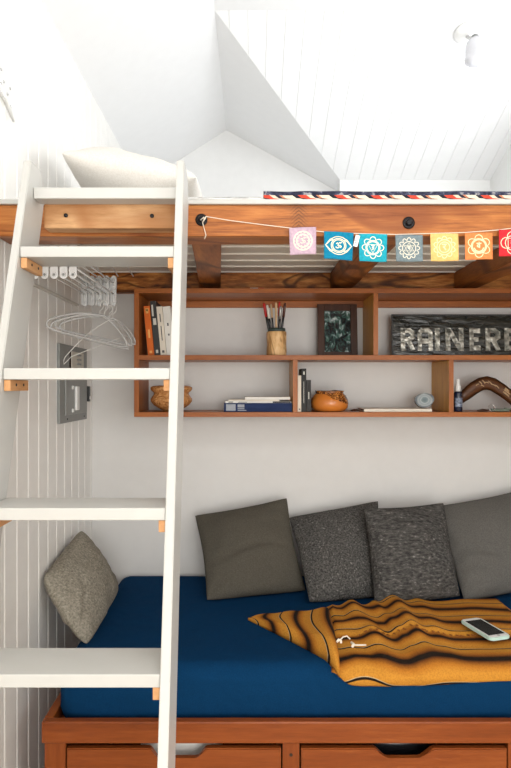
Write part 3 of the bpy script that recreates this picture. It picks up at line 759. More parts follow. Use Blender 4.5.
flatbook(229,280,z,0.006,2.487,0.16,M['b_cream'],'thin cream booklet lying second from the top of the stack',GS,(),None,rot=-0.03,cv=0.001,name='booklet'); z+=0.0064
flatbook(245,290,z,0.011,2.48,0.16,M['b_white'],'white book lying on top of the stack',GS,(),None,rot=0.01,cv=0.001)

# --- turned wooden vase
Y=2.545; c=at(171.5,400,Y); s=Y/F
prof=[(7,0),(8,0.6),(12,2.5),(17.5,6),(20.6,10),(20.6,12.5),(18.6,15.2),(17.2,17.2),(17.6,18.8),(19.6,20.2),(20.8,22),(20.6,24),(18,25.2),(12,25.8),(9,25),(8.5,21)]
t=obj('turned_vase', lathe([(r*s,h*s) for r,h in prof],(c.x,Y,zb2),40), M['turned'], loc=(c.x,Y,zb2))
tag(t,'squat turned wooden vase with a wide collar, half behind the ladder rail','vase')
# --- pencil cup
Y=2.53; c=at(276.5,400,Y); s=Y/F
cup=thing('pencil_cup','pale log pencil cup holding pens on the top shelf','pencil cup',(c.x,Y,zM+0.0005))
prof=[(9.4,0),(10.0,0.5),(10.2,5),(9.6,11),(9.9,17),(9.9,23.5),(9.3,24),(8.4,24),(8.2,3.0)]
bm=lathe([(r*s,h*s) for r,h in prof],(c.x,Y,zM+0.0005),26)
for v in bm.verts:
    d=(v.co.xy-c.xy); 
    if d.length>1e-5: v.co.xy=c.xy+d*(1+0.045*noise.noise(v.co*25))
obj('body',bm,M['log'],cup)
obj('rim',lathe([(8.7*s,24.1*s),(8.9*s,24.4*s),(8.8*s,27.4*s),(8.0*s,27.4*s),(7.8*s,24.1*s)],(c.x,Y,zM+0.0005),24),M['dark_green'] if 'dark_green' in M else plain('dark_green_tin',(0.03,0.05,0.045),0.4),cup,label='dark metal rim')
M['red']=plain('red_plastic',(0.55,0.02,0.02),0.35); M['tan']=plain('tan_wood',(0.62,0.42,0.24),0.5); M['pale']=plain('pale_plastic',(0.66,0.64,0.58),0.4); M['silver']=plain('silver_paint',(0.45,0.45,0.45),0.3,0.7)
GP='pens and pencils standing in the log cup'
pens=[(263.8,303,'red','black','red-capped black pen leaning furthest left in the log cup',0.0055),(267.2,305,'pale','black','pale-ended black pen second from the left in the log cup',0.0048),(271.0,304,'tan','black','slim tan-topped pen left of centre in the log cup',0.0040),(276.0,302.5,'tan','tan','light wooden pencil standing in the middle of the log cup',0.0045),(279.5,301.5,'red','silver','thin red-topped silver pen right of the middle of the log cup',0.0040),(280.8,306,'silver','black','silver-topped black pen on the right in the log cup',0.0052),(285.2,303,'frame','black','dark brown-topped pen leaning furthest right in the log cup',0.0052)]
M['frame']=plain('dark_brown_plastic',(0.09,0.03,0.02),0.4)
for k,(px,py,a,b_,lab,r) in enumerate(pens):
    yy=Y+(-0.012 if k%2 else 0.012)
    top=at(px,py,yy); bx=c.x+(px-276.5)*0.30*s; bot=Vector((bx,yy*0.5+Y*0.5,zM+0.026))
    t=thing('pen',lab,'pen',tuple(bot),GP)
    d=(top-bot)
    obj('barrel',tube([bot,bot+d*0.62,bot+d*0.70],r,8),M[b_],t)
    obj('cap',tube([bot+d*0.7005,bot+d*0.96,top],r*1.12,8,taper=[1,1,0.6]),M[a],t)
# --- picture frame
Y=2.62; 
A=at(318,303,Y); B=at(358,354,Y); zb_=zM+0.0006
fr=thing('picture_frame','small dark wooden picture frame with a green and white photo on the top shelf','picture frame',((A.x+B.x)/2,Y,zb_))
hgt=A.z-zb_; wid=B.x-A.x; cx=(A.x+B.x)/2
R_=Matrix.Translation((cx,Y,zb_))@Matrix.Rotation(-0.10,4,'X')
bm=new(); w=wid/2; b1=0.030; th=0.014
addbox(bm,-w,-w+b1,0,th,0,hgt,bev=0.002); addbox(bm,w-b1,w,0,th,0,hgt,bev=0.002); addbox(bm,-w+b1,w-b1,0,th,0,b1*0.75,bev=0.002); addbox(bm,-w+b1,w-b1,0,th,hgt-b1,hgt,bev=0.002)
bmesh.ops.transform(bm,matrix=R_,verts=bm.verts); obj('frame',bm,M['frame_dark'],fr)
def photo_mat():
    m,nt,b=newmat('framed_photo_print')
    tc=node(nt,'ShaderNodeTexCoord'); mp=node(nt,'ShaderNodeMapping'); mp.inputs['Scale'].default_value=(1,1,0.7)
    nt.links.new(tc.outputs['Object'],mp.inputs['Vector'])
    n=node(nt,'ShaderNodeTexNoise',Scale=48.0,Detail=2.5,Distortion=1.0); nt.links.new(mp.outputs['Vector'],n.inputs['Vector'])
    r=ramp(nt,[(0.40,(0.010,0.014,0.016)),(0.49,(0.03,0.055,0.055)),(0.54,(0.05,0.13,0.10)),(0.59,(0.16,0.23,0.23)),(0.68,(0.55,0.62,0.64))]); nt.links.new(n.outputs['Fac'],r.inputs['Fac'])
    nt.links.new(r.outputs['Color'],b.inputs['Base Color']); b.inputs['Roughness'].default_value=0.15
    return m
bm=box(-w+b1+.0005,w-b1-.0005,0.006,0.009,b1*0.75+.0005,hgt-b1-.0005); bmesh.ops.transform(bm,matrix=R_,verts=bm.verts); obj('photo',bm,photo_mat(),fr,label='glossy green and white photo')
bm=box(-w+b1*0.7,w-b1*0.7,th+0.0003,th+0.003,0.01,hgt-0.01); bmesh.ops.transform(bm,matrix=R_,verts=bm.verts); obj('backing',bm,M['dark'],fr)
# --- sign
Y=2.60; A=at(392,314,Y); zb_=zM+0.0006
sg=thing('metal_sign','long black sign with worn pale block letters leaning at the back of the top shelf','sign',(A.x+0.29,Y,zb_))
H=A.z-zb_; R_=Matrix.Translation((A.x,Y,zb_))@Matrix.Rotation(-0.065,4,'X'); W=0.60
def signmat():
    m,nt,b=newmat('black_glossy_sign')
    tc=node(nt,'ShaderNodeTexCoord'); n=node(nt,'ShaderNodeTexNoise',Scale=30.0,Detail=4.0); mp=node(nt,'ShaderNodeMapping'); mp.inputs['Scale'].default_value=(0.35,1,1.2)
    nt.links.new(tc.outputs['Object'],mp.inputs['Vector']); nt.links.new(mp.outputs['Vector'],n.inputs['Vector'])
    r=ramp(nt,[(0.4,(0.012,0.013,0.010)),(0.62,(0.03,0.03,0.024)),(0.72,(0.10,0.10,0.085))]); nt.links.new(n.outputs['Fac'],r.inputs['Fac']); nt.links.new(r.outputs['Color'],b.inputs['Base Color'])
    b.inputs['Roughness'].default_value=0.18
    bp=node(nt,'ShaderNodeBump',Strength=0.5,Distance=0.01); nt.links.new(n.outputs['Fac'],bp.inputs['Height']); nt.links.new(bp.outputs['Normal'],b.inputs['Normal'])
    return m
bm=new(); addbox(bm,0,W,0.002,0.008,0,H,bev=0.001); bmesh.ops.transform(bm,matrix=R_,verts=bm.verts); obj('plate',bm,signmat(),sg)
bm=new()
for a in ((0,W,-0.002,0.0018,0,0.006),(0,W,-0.002,0.0018,H-0.006,H),(0,0.006,-0.002,0.0018,0.0062,H-0.0062),(W-0.006,W,-0.002,0.0018,0.0062,H-0.0062)): addbox(bm,*a)
bmesh.ops.transform(bm,matrix=R_,verts=bm.verts); obj('border',bm,M['b_char'],sg)
LET={'R':([[(0.15,0),(0.15,1)],[(0.15,.88),(.6,.88),(.84,.78),(.84,.6),(.6,.5),(.15,.5)],[(.5,.5),(.84,0)]]),
'A':([[(0.12,0),(0.12,.8),(.3,.9),(.7,.9),(.88,.8),(.88,0)],[(.12,.42),(.88,.42)]]),'I':([[(.5,0),(.5,1)]]),
'N':([[(.15,0),(.15,1)],[(.85,0),(.85,1)],[(.2,.95),(.8,.05)]]),'E':([[(.15,0),(.15,1)],[(.15,.87),(.9,.87)],[(.15,.5),(.75,.5)],[(.15,.12),(.9,.12)]]),
'B':([[(.15,0),(.15,1)],[(.15,.88),(.65,.88),(.84,.72),(.65,.52),(.15,.52)],[(.65,.52),(.88,.34),(.65,.12),(.15,.12)]])}
sc=Y/F
def lx(px): return (px-392)*sc
lets=[('R',401,415.5),('A',418,433),('I',433.5,442),('N',445.5,464.5),('E',470,482),('R',486,501),('B',505,519)]
def lettermat():
    m,nt,b=newmat('worn_silver_lettering')
    tc=node(nt,'ShaderNodeTexCoord'); n=node(nt,'ShaderNodeTexNoise',Scale=45.0,Detail=4.0); nt.links.new(tc.outputs['Object'],n.inputs['Vector'])
    r=ramp(nt,[(0.35,(0.10,0.10,0.085)),(0.5,(0.30,0.29,0.25)),(0.68,(0.55,0.53,0.47))]); nt.links.new(n.outputs['Fac'],r.inputs['Fac']); nt.links.new(r.outputs['Color'],b.inputs['Base Color'])
    b.inputs['Roughness'].default_value=0.3; b.inputs['Metallic'].default_value=0.5
    bp=node(nt,'ShaderNodeBump',Strength=0.5,Distance=0.01); nt.links.new(n.outputs['Fac'],bp.inputs['Height']); nt.links.new(bp.outputs['Normal'],b.inputs['Normal'])
    return m
ML=lettermat()
for ch_,a,b_ in lets:
    bm=new(); x0=lx(a); x1=lx(b_); z0=0.034; z1=H-0.042
    z0=(354-348)*sc+0.0; z1=(354-325)*sc
    def mp(u,v,s,x0=x0,x1=x1): 
        return R_@Vector((x0+u*(x1-x0), 0.0016-(0.0014 if s else 0), z0+v*(z1-z0)))
    asp=(x1-x0)/(z1-z0)
    for st in LET[ch_]:
        # thick strokes: width in u differs from v; use polygons per segment
        for i in range(len(st)-1):
            p=Vector((st[i][0]*(x1-x0),st[i][1]*(z1-z0))); q=Vector((st[i+1][0]*(x1-x0),st[i+1][1]*(z1-z0)))
            d=(q-p).normalized(); nrm=Vector((-d.y,d.x))*0.0102
            if i>0: p=p-d*0.006
            if i<len(st)-2: q=q+d*0.006
            k_=0.0001*i
            poly=[p+nrm,p-nrm,q-nrm,q+nrm]
            poly=[(min(max(v.x,0),x1-x0),min(max(v.y,0),z1-z0)) for v in poly]
            pts3=[R_@Vector((x0+v[0],0.0003+k_*0.5,z0+v[1])) for v in poly]
            pts4=R_.to_3x3()@Vector((0,0.0014,0))
            prism(pts3,pts4,bm=bm)
    obj('letter',bm,ML,sg,label='pale block letter '+ch_)
# --- clay pot
Y=2.53; c=at(329.5,400,Y); s=Y/F
def potmat():
    m,nt,b=newmat('horsehair_glaze')
    tc=node(nt,'ShaderNodeTexCoord'); sp=node(nt,'ShaderNodeSeparateXYZ'); nt.links.new(tc.outputs['Object'],sp.inputs[0])
    n=node(nt,'ShaderNodeTexNoise',Scale=55.0,Detail=5.0,Distortion=2.5); nt.links.new(tc.outputs['Object'],n.inputs['Vector'])
    n2=node(nt,'ShaderNodeTexNoise',Scale=12.0); nt.links.new(tc.outputs['Object'],n2.inputs['Vector'])
    r=ramp(nt,[(0.42,(0.05,0.015,0.005)),(0.55,(0.35,0.11,0.02)),(0.62,(0.60,0.25,0.06))]); nt.links.new(n.outputs['Fac'],r.inputs['Fac'])
    a=node(nt,'ShaderNodeMath',operation='MULTIPLY_ADD'); nt.links.new(n2.outputs['Fac'],a.inputs[0]); a.inputs[1].default_value=0.06; nt.links.new(sp.outputs['Z'],a.inputs[2])
    x2=node(nt,'ShaderNodeMath',operation='MULTIPLY_ADD'); nt.links.new(sp.outputs['X'],x2.inputs[0]); x2.inputs[1].default_value=0.25; nt.links.new(a.outputs[0],x2.inputs[2])
    g=node(nt,'ShaderNodeMath',operation='GREATER_THAN'); nt.links.new(x2.outputs[0],g.inputs[0]); g.inputs[1].default_value=0.088
    mx=node(nt,'ShaderNodeMix'); mx.data_type='RGBA'; nt.links.new(g.outputs[0],mx.inputs[0]); mx.inputs[6].default_value=(0.60,0.19,0.03,1); nt.links.new(r.outputs['Color'],mx.inputs[7])
    nt.links.new(mx.outputs[2],b.inputs['Base Color']); b.inputs['Roughness'].default_value=0.18
    return m
prof=[(11,0),(15,0.7),(18,4),(18.8,8),(18.2,12),(16,16),(13.8,18.2),(13.8,19.6),(14.8,20.6),(14,20.8),(12.6,19.6),(12.2,17.5),(15,13),(16,8),(12,2.5)]
bm=lathe([(r*s,h*s) for r,h in prof],(c.x,Y,zb2),36)
for v in bm.verts: 
    if v.co.z>zb2+0.07: v.co.z+=0.004*noise.noise(v.co*30)
t=obj('clay_pot',bm,potmat(),loc=(c.x,Y,zb2)); tag(t,'low round orange clay pot with a dark marbled rim on the lower shelf','pot')
# --- papers, stone, twigs
x0=at(364,0,2.475).x; x1=at(432,0,2.475).x
flatbook(364,432,zb2,0.012,2.475,0.17,M['b_cream'],'flat cream notebook lying on the lower shelf under the banded stone',None,(),None,rot=0,cv=0.0015,name='notebook')
def agate():
    m,nt,b=newmat('banded_agate')
    tc=node(nt,'ShaderNodeTexCoord'); mp=node(nt,'ShaderNodeMapping'); nt.links.new(tc.outputs['Object'],mp.inputs['Vector']); mp.inputs['Scale'].default_value=(1,0.0,1.2)
    mp.inputs['Location'].default_value=(0,0,-0.035*1.2)
    n_=node(nt,'ShaderNodeTexNoise',Scale=40.0); nt.links.new(tc.outputs['Object'],n_.inputs['Vector']); vl=node(nt,'ShaderNodeVectorMath',operation='LENGTH'); nt.links.new(mp.outputs['Vector'],vl.inputs[0]); w=node(nt,'ShaderNodeMath',operation='MULTIPLY_ADD'); nt.links.new(n_.outputs['Fac'],w.inputs[0]); w.inputs[1].default_value=0.012; nt.links.new(vl.outputs['Value'],w.inputs[2])
    r=ramp(nt,[(0.008,(0.05,0.09,0.10)),(0.019,(0.10,0.15,0.16)),(0.024,(0.36,0.40,0.40)),(0.029,(0.10,0.14,0.15)),(0.034,(0.40,0.43,0.43)),(0.037,(0.06,0.08,0.09)),(0.045,(0.04,0.05,0.06))]); nt.links.new(w.outputs[0],r.inputs['Fac']); nt.links.new(r.outputs['Color'],b.inputs['Base Color']); b.inputs['Roughness'].default_value=0.15
    return m
p=at(425,403,2.535); bz=zb2+0.0125
bm=new(); pts=[]
for k in range(24):
    a=2*PI*k/24; r=0.033*(1+0.08*math.sin(a*2+1)+0.04*math.sin(a*3)); pts.append((p.x+1.15*r*math.cos(a),p.y,bz+0.0325+r*math.sin(a)))
zmin=min(q[2] for q in pts); pts=[(q[0],q[1],q[2]-zmin+bz) for q in pts]
prism(pts,(0,0.022,0),bev=0.0015,bm=bm)
bmesh.ops.rotate(bm,verts=bm.verts,cent=(p.x,p.y,bz),matrix=Matrix.Rotation(-0.12,3,'X')); mz=min(v.co.z for v in bm.verts); bmesh.ops.translate(bm,verts=bm.verts,vec=(0,0,bz-mz+0.0002))
t=obj('banded_stone',bm,agate(),loc=(p.x,p.y,bz)); tag(t,'polished grey-blue banded stone slice standing on the flat notebook','stone')
bm=new()
x=at(352,0,2.50).x
addtube(bm,[(x,2.50,zb2+.004),(x+.03,2.51,zb2+.011),(x+.05,2.49,zb2+.006)],0.0032,7); addtube(bm,[(x+.01,2.49,zb2+.004),(x+.025,2.515,zb2+.009)],0.003,7); addtube(bm,[(x-.004,2.505,zb2+.0045),(x+.012,2.498,zb2+.008),(x+.022,2.49,zb2+.004)],0.0035,7)
t=obj('twig',bm,M['frame_dark'],loc=(x+.02,2.5,zb2)); tag(t,'small dark knotted twig lying between the clay pot and flat notebook','twig')
# --- bottle
Y=2.485; c=at(458,400,Y); s=Y/F
bt_=thing('spray_bottle','small navy bottle with a white cap beside the boomerang','bottle',(c.x,Y,zb2))
obj('body',lathe([(3.6*s,0),(4.1*s,0.6*s),(4.1*s,18*s),(3.6*s,19.6*s),(2*s,20.3*s)],(c.x,Y,zb2),20),plain('navy_glass',(0.008,0.012,0.035),0.15),bt_)
obj('cap',lathe([(2.6*s,20.4*s),(2.7*s,26*s),(1.9*s,27*s),(1.8*s,32*s),(1.2*s,32.6*s)],(c.x,Y,zb2),16),M['whiteplastic'],bt_,label='white spray cap')
lb=new()
for k in range(9):
    pass
N_=10
va=[];vb=[]
for k in range(N_+1):
    a=-PI*0.85+PI*0.7*k/N_; va.append(lb.verts.new((c.x+4.25*s*math.cos(a),Y+4.25*s*math.sin(a),zb2+5*s))); vb.append(lb.verts.new((c.x+4.25*s*math.cos(a),Y+4.25*s*math.sin(a),zb2+14*s)))
for k in range(N_): lb.faces.new((va[k],va[k+1],vb[k+1],vb[k]))
r=bmesh.ops.extrude_face_region(lb,geom=list(lb.faces)); bmesh.ops.translate(lb,verts=[v for v in r['geom'] if isinstance(v,bmesh.types.BMVert)],vec=(0,0.0004,0))
obj('label_band',lb,plain('label_print',(0.16,0.19,0.26),0.4,var=0.9,nscale=140),bt_)
# --- boomerang
Y=2.56
cl=[(459,400),(466,394),(474,387.5),(481,383.5),(487,382.5),(493,384),(501,389),(509,395),(518,403),(522,407)]
wd=[4.5,6,6.6,6.8,7,6.8,6.5,6.2,6,5]
top=[];botm=[]
for i,(a,b_) in enumerate(cl):
    d=Vector((cl[min(i+1,len(cl)-1)][0]-cl[max(i-1,0)][0],cl[min(i+1,len(cl)-1)][1]-cl[max(i-1,0)][1])).normalized(); n=Vector((d.y,-d.x))
    w=wd[i]*0.98
    top.append(at(a+n.x*w,b_+n.y*w,Y)); botm.append(at(a-n.x*w,b_-n.y*w,Y))
bm=new()
def loopv(pts,dy): return [bm.verts.new((p.x,p.y+dy,p.z)) for p in pts]
mid=[(a+b)/2 for a,b in zip(top,botm)]
L1=loopv(top,0.0);L2=loopv([(t_+m_)/2 for t_,m_ in zip(top,mid)],-0.007);L3=loopv(mid,-0.009);L4=loopv([(t_+m_)/2 for t_,m_ in zip(botm,mid)],-0.007);L5=loopv(botm,0.0);L6=loopv(mid,0.005)
Ls=[L1,L2,L3,L4,L5,L6]
for i in range(len(cl)-1):
    for k in range(6): bm.faces.new((Ls[k][i],Ls[k][i+1],Ls[(k+1)%6][i+1],Ls[(k+1)%6][i])).smooth=True
bm.faces.new([l[0] for l in Ls]); bm.faces.new([l[-1] for l in Ls][::-1])
mz=min(v.co.z for v in bm.verts); dz=zb2+0.0003-mz
bmesh.ops.translate(bm,verts=bm.verts,vec=(0,0,dz))
bo=thing('boomerang','dark carved wooden boomerang standing on edge in the right lower compartment','boomerang',(at(488,0,Y).x,Y,zb2))
obj('body',bm,M['boomerang'],bo)
bm=new()
for a,b_,a2,b2 in ((476,385,479,383.5),(479,381,482,384),(482,379.5,485,383),(484,382,489,382.5),(488,380.5,492,384),(491,383.5,496,386),(495,384.5,499,388),(481,385,484,386)):
    P1=at(a,b_,Y-0.0088);P2=at(a2,b2,Y-0.0088); addtube(bm,[P1,(P1+P2)/2+Vector((0,-0.0012,0.002)),P2],0.0022,6)
for q in ((504,389,510,394),(503,391,509,396),(505,387.5,509,391)):
    P1=at(q[0],q[1],Y-0.0075);P2=at(q[2],q[3],Y-0.0075); addtube(bm,[P1,P2],0.0042,6)
bmesh.ops.translate(bm,verts=bm.verts,vec=(0,0,dz)); obj('carving',bm,plain('carved_pale_wood',(0.5,0.33,0.18),0.6),bo,label='pale carved leaf marks')
# --- glasses / cord item
x=at(480,0,2.50).x
ky=thing('key_bundle','small greenish key bundle lying in front of the boomerang','keys',(x+.06,2.50,zb2))
bm=new(); addbox(bm,x+0.045,x+0.12,2.49,2.515,zb2,zb2+0.012,bev=0.004); addtube(bm,[(x+.10,2.495,zb2+.012),(x+.13,2.50,zb2+.010),(x+.15,2.505,zb2+.005)],0.004,8)
obj('fob',bm,plain('green_grey_fob',(0.13,0.16,0.12),0.5),ky)
bm=new(); addtube(bm,[(x+.045+0.014*math.cos(a),2.49+0.004*math.sin(a),zb2+.0165+0.014*math.sin(a)) for a in [2*PI*k/16 for k in range(16)]],0.0012,6,closed=True)
obj('ring',bm,M['steel'],ky)
bm=new(); addbox(bm,x-0.012,x+0.03,2.49,2.50,zb2+.0005,zb2+0.006,bev=0.002); addtube(bm,[(x-.012,2.495,zb2+.004),(x+.01,2.50,zb2+.009),(x+.035,2.495,zb2+.006)],0.003,6)
obj('key',bm,M['frame_dark'],ky)
# --- pen on top of the shelf
p=at(252,287,2.50)
mk=thing('marker_pen','red and white marker lying on top of the wall shelf','pen',(p.x+.03,2.50,zT))
obj('barrel',tube([(at(250,0,2.5).x,2.50,zT+.0045),(at(258,0,2.5).x,2.50,zT+.0045)],0.004,10),M['whiteplastic'],mk)
obj('cap',tube([(at(258,0,2.5).x+.0003,2.50,zT+.0047),(at(264,0,2.5).x,2.50,zT+.0047)],0.0043,10),M['red'],mk)

# ------------------------------------------------------------ breaker panel on the left wall
def yw(px): return 430/(251-px)
pn=thing('breaker_panel','grey metal breaker panel fixed to the white panelled wall','electrical panel',(WX,2.40,1.365))
z0,z1=1.363,1.662; y0,y1=2.21,2.575
obj('cover_plate',box(WX+0.0006,WX+0.012,y0,y1,z0,z1,bev=0.002),M['panelgrey'],pn)
obj('door',box(WX+0.0125,WX+0.018,2.265,2.555,z0+0.03,z1-0.095,bev=0.0015),M['panelgrey2'],pn,label='grey hinged door')
bm=new()
addbox(bm,WX+0.0122,WX+0.0165,2.345,2.51,z1-0.09,z1-0.022,bev=0.001)
obj('switch_strip',bm,M['beige'],pn,label='beige strip with switches')
obj('shadow_gap',box(WX+0.0122,WX+0.0135,2.325,2.3445,z1-0.092,z1-0.02),M['dark'],pn)
for k,zz in enumerate((z1-0.034,z1-0.052,z1-0.070)): 
    obj('switch',box(WX+0.0168,WX+0.024,2.41,2.45,zz-0.004,zz+0.003,bev=0.0008),M['panelgrey'],pn)
obj('handle',box(WX+0.0184,WX+0.030,2.37,2.405,z0+0.045,z0+0.14,bev=0.003),M['whiteplastic'],pn,label='long white pull handle')
for zz in (z0+0.045,z0+0.135): obj('hinge',box(WX+0.0184,WX+0.024,2.335,2.350,zz-0.007,zz+0.007,bev=0.001),M['whiteplastic'],pn,label='small white catch')
obj('latch',box(WX+0.0125,WX+0.028,2.557,2.572,z0+0.075,z0+0.14,bev=0.001),M['black'],pn,label='black latch')
obj('latch_button',box(WX+0.0283,WX+0.031,2.557,2.572,z0+0.085,z0+0.098,bev=0.001),M['whiteplastic'],pn)
for yy in (2.30,2.53): obj('screw',lathe([(0.004,0.0122),(0.004,0.0135),(0.002,0.014)],(WX,yy,z0+0.014),12,axis='X'),M['iron'],pn)

# ------------------------------------------------------------ clothes rack & hangers
rk=thing('drying_rack','white wall-mounted drying rack with rods and slotted end plates, under the loft','drying rack',(WX,2.0,1.80))
obj('wall_rail',box(WX+0.0008,WX+0.014,1.84,2.45,1.830,1.839,bev=0.002),plain('pale_rail',(0.62,0.60,0.55),0.4),rk,label='grey wall rail')
for fy,fz0,fz1 in ((1.80,1.825,1.925),):
    for k in range(5):
        x=-0.648+k*0.0285
        bm=new(); 
        # rounded slat (stadium) with a hole ring at the foot
        pts=[]
        for i in range(9):
            a=PI+PI*i/8; pts.append((x+0.0115*math.cos(a),fy,fz0+0.0115+0.0115*math.sin(a)))
        pts+= [(x+0.0115,fy,fz1),(x-0.0115,fy,fz1)]
        prism(pts,(0,0.006,0),bm=bm)
        addtube(bm,[(x+0.0062*math.cos(a),fy-0.0016,fz0+0.0125+0.0062*math.sin(a)) for a in [2*PI*q/14 for q in range(14)]],0.0016,6,closed=True)
        o=obj('front_slat',bm,M['whiteplastic'],rk)
        obj('slot',lathe([(0.0038,-0.0004),(0.0038,-0.0008)],(x,fy,fz0+0.0125),12,axis='Y'),M['panelgrey'],o)
yb2=2.18
bm=new()
for k in range(5):
    x=-0.605+k*0.0265
    for (za,zb3) in ((1.855,1.905),(1.795,1.850)):
        bm2=bm
        pts=[]
        for i in range(7):
            a=PI+PI*i/6; pts.append((x+0.0095*math.cos(a),yb2,za+0.0095+0.0095*math.sin(a)))
        for i in range(7):
            a=PI*i/6; pts.append((x+0.0095*math.cos(a),yb2,zb3-0.0095+0.0095*math.sin(a)))
        prism(pts,(0,0.012,0),bm=bm)
        addtube(bm,[(x,yb2-0.001,za+0.012),(x,yb2-0.001,zb3-0.012)],0.004,6)
addbox(bm,-0.622,-0.492,yb2+0.0118,yb2+0.016,1.80,1.90,bev=0.001)
obj('rear_plate',bm,M['clear'],rk,label='slotted translucent rear plate')
for k in range(5):
    x=-0.648+k*0.0285
    x2=-0.605+k*0.0265
    for z_a,z_b in ((1.90,1.878),(1.862,1.838)):
        obj('rod',tube([(x,1.8065,z_a),(x2,yb2-0.0005,z_b)],0.0026,6),M['whiteplastic'],rk)
for k in range(3):
    bm=tube([(-0.56+k*0.055,LF+0.12,1.992),(-0.54+k*0.055,yb2+0.01,1.905)],0.0025,6)
    obj('hanging_wire',bm,M['whiteplastic'],rk)
# hangers
def hanger(hook, left, right, drop, r, mat, label, hang, name='clothes_hanger'):
    """hook: top point; left/right ends; drop: sag of bottom bar"""
    hook,left,right=Vector(hook),Vector(left),Vector(right)
    neck=hook+Vector((0,0,-0.055))
    t=thing(name,label,'hanger',tuple(hook),'hangers on the drying rack')
    d=(right-left); d.z=0; d.normalize()
    hk=[hook+d*0.018*math.cos(a)+Vector((0,0,-0.018+0.018*math.sin(a))) for a in [PI*1.1-PI*1.35*i/9 for i in range(10)]]
    hk.append(hook+Vector((0,0,-0.040))); hk.append(neck)
    obj('hook',tube(hk,0.0016,6),M['wire'],t)
    L=left;R_=right
    sl=[L+(neck-L)*f+Vector((0,0,0.015*math.sin(PI*f))) for f in (0.03,0.25,0.5,0.75,1.0)]
    sr=[neck+(R_-neck)*f+Vector((0,0,0.015*math.sin(PI*f))) for f in (0.0,0.25,0.5,0.75,0.97)]
    bar=[R_+Vector((0,0,-0.006)), R_+Vector((0,0,-0.02)), R_+(L-R_)*0.1+Vector((0,0,-drop)), R_+(L-R_)*0.5+Vector((0,0,-drop)), R_+(L-R_)*0.9+Vector((0,0,-drop)), L+Vector((0,0,-0.02)), L+Vector((0,0,-0.006))]
    obj('frame',tube(sl+sr[1:]+bar,r,7,closed=True),mat,t)
    return t
zh=1.825
hg=[(-0.545,2.163,1.815,-0.680,2.00,1.722,-0.478,2.30,1.674,0.026,0.0036,'white plastic hanger hanging foremost on the rack'),
    (-0.530,2.166,1.812,-0.676,2.03,1.716,-0.480,2.34,1.668,0.024,0.0036,'white plastic hanger just behind the foremost one on the rack'),
    (-0.520,2.205,1.812,-0.672,2.06,1.728,-0.470,2.36,1.684,0.026,0.0032,'white plastic hanger third from the front on the rack'),
    (-0.510,2.212,1.808,-0.668,2.10,1.722,-0.462,2.39,1.690,0.022,0.0032,'white plastic hanger hanging rearmost of the plastic ones')]
for h in hg: hanger(h[0:3],h[3:6],h[6:9],h[9],h[10],M['clear'],h[11],None)
hanger((-0.52,2.198,1.80),(-0.655,2.10,1.60),(-0.47,2.36,1.715),0.004,0.0014,M['wire'],'thin bent wire hanger hanging lowest in front of the breaker panel',None)

# ------------------------------------------------------------ bracket on the left wall above loft
br=thing('wall_bracket','small white perforated metal bracket with a lever on the panelled wall','bracket',(WX,1.74,2.33))
bm=new()
pl=[(1.66,2.42),(1.70,2.425),(1.785,2.37),(1.79,2.30),(1.74,2.325),(1.66,2.345)]
prism([(WX+0.0008,a,b_) for a,b_ in pl],(0.006,0,0),bev=0.001,bm=bm); obj('plate',bm,M['whiteplastic'],br)
for a,b_ in ((1.765,2.378),(1.745,2.352),(1.70,2.40),(1.70,2.36),(1.765,2.325),(1.72,2.375)):
    obj('screw',lathe([(0.004,0.007),(0.004,0.009),(0.002,0.0095)],(WX,a,b_),10,axis='X'),M['steel'],br)
obj('lever',tube([(WX+0.014,1.67,2.345),(WX+0.016,1.72,2.325),(WX+0.014,1.775,2.285)],0.004,8),M['whiteplastic'],br)

# ------------------------------------------------------------ ceiling spotlight
p=Vector((0.99,2.76,roofz(2.76)))
lp=thing('ceiling_spotlight','white ceiling spotlight with a frosted bell shade on the sloping ceiling','light fixture',tuple(p))
pitch=math.atan(0.39/1.05)
bm=lathe([(0.055,-0.0005),(0.055,-0.012),(0.045,-0.024),(0.02,-0.028)],(0,0,0),28); bmesh.ops.rotate(bm,verts=bm.verts,cent=(0,0,0),matrix=Matrix.Rotation(-pitch,3,'X')); bmesh.ops.translate(bm,verts=bm.verts,vec=p)
obj('canopy',bm,M['whiteplastic'],lp)
q=p+Vector((0.022,-0.05,-0.055))
obj('arm',tube([p+Vector((0,-0.008,-0.024)),p+Vector((0.008,-0.02,-0.04)),q+Vector((0.0,0,0.006))],0.007,10),M['clear'],lp)
ms=plain('frosted_glass',(0.72,0.72,0.75),0.25); ms.node_tree.nodes['Principled BSDF'].inputs['Transmission Weight'].default_value=0.35
obj('shade',lathe([(0.012,0.0),(0.024,-0.006),(0.036,-0.022),(0.042,-0.045),(0.043,-0.085),(0.046,-0.095),(0.044,-0.108),(0.030,-0.120),(0.012,-0.124)],q,28),ms,lp,label='frosted bell-shaped glass shade')
obj('collar',lathe([(0.014,0.0004),(0.017,0.004),(0.014,0.010)],q,18),M['panelgrey'],lp)

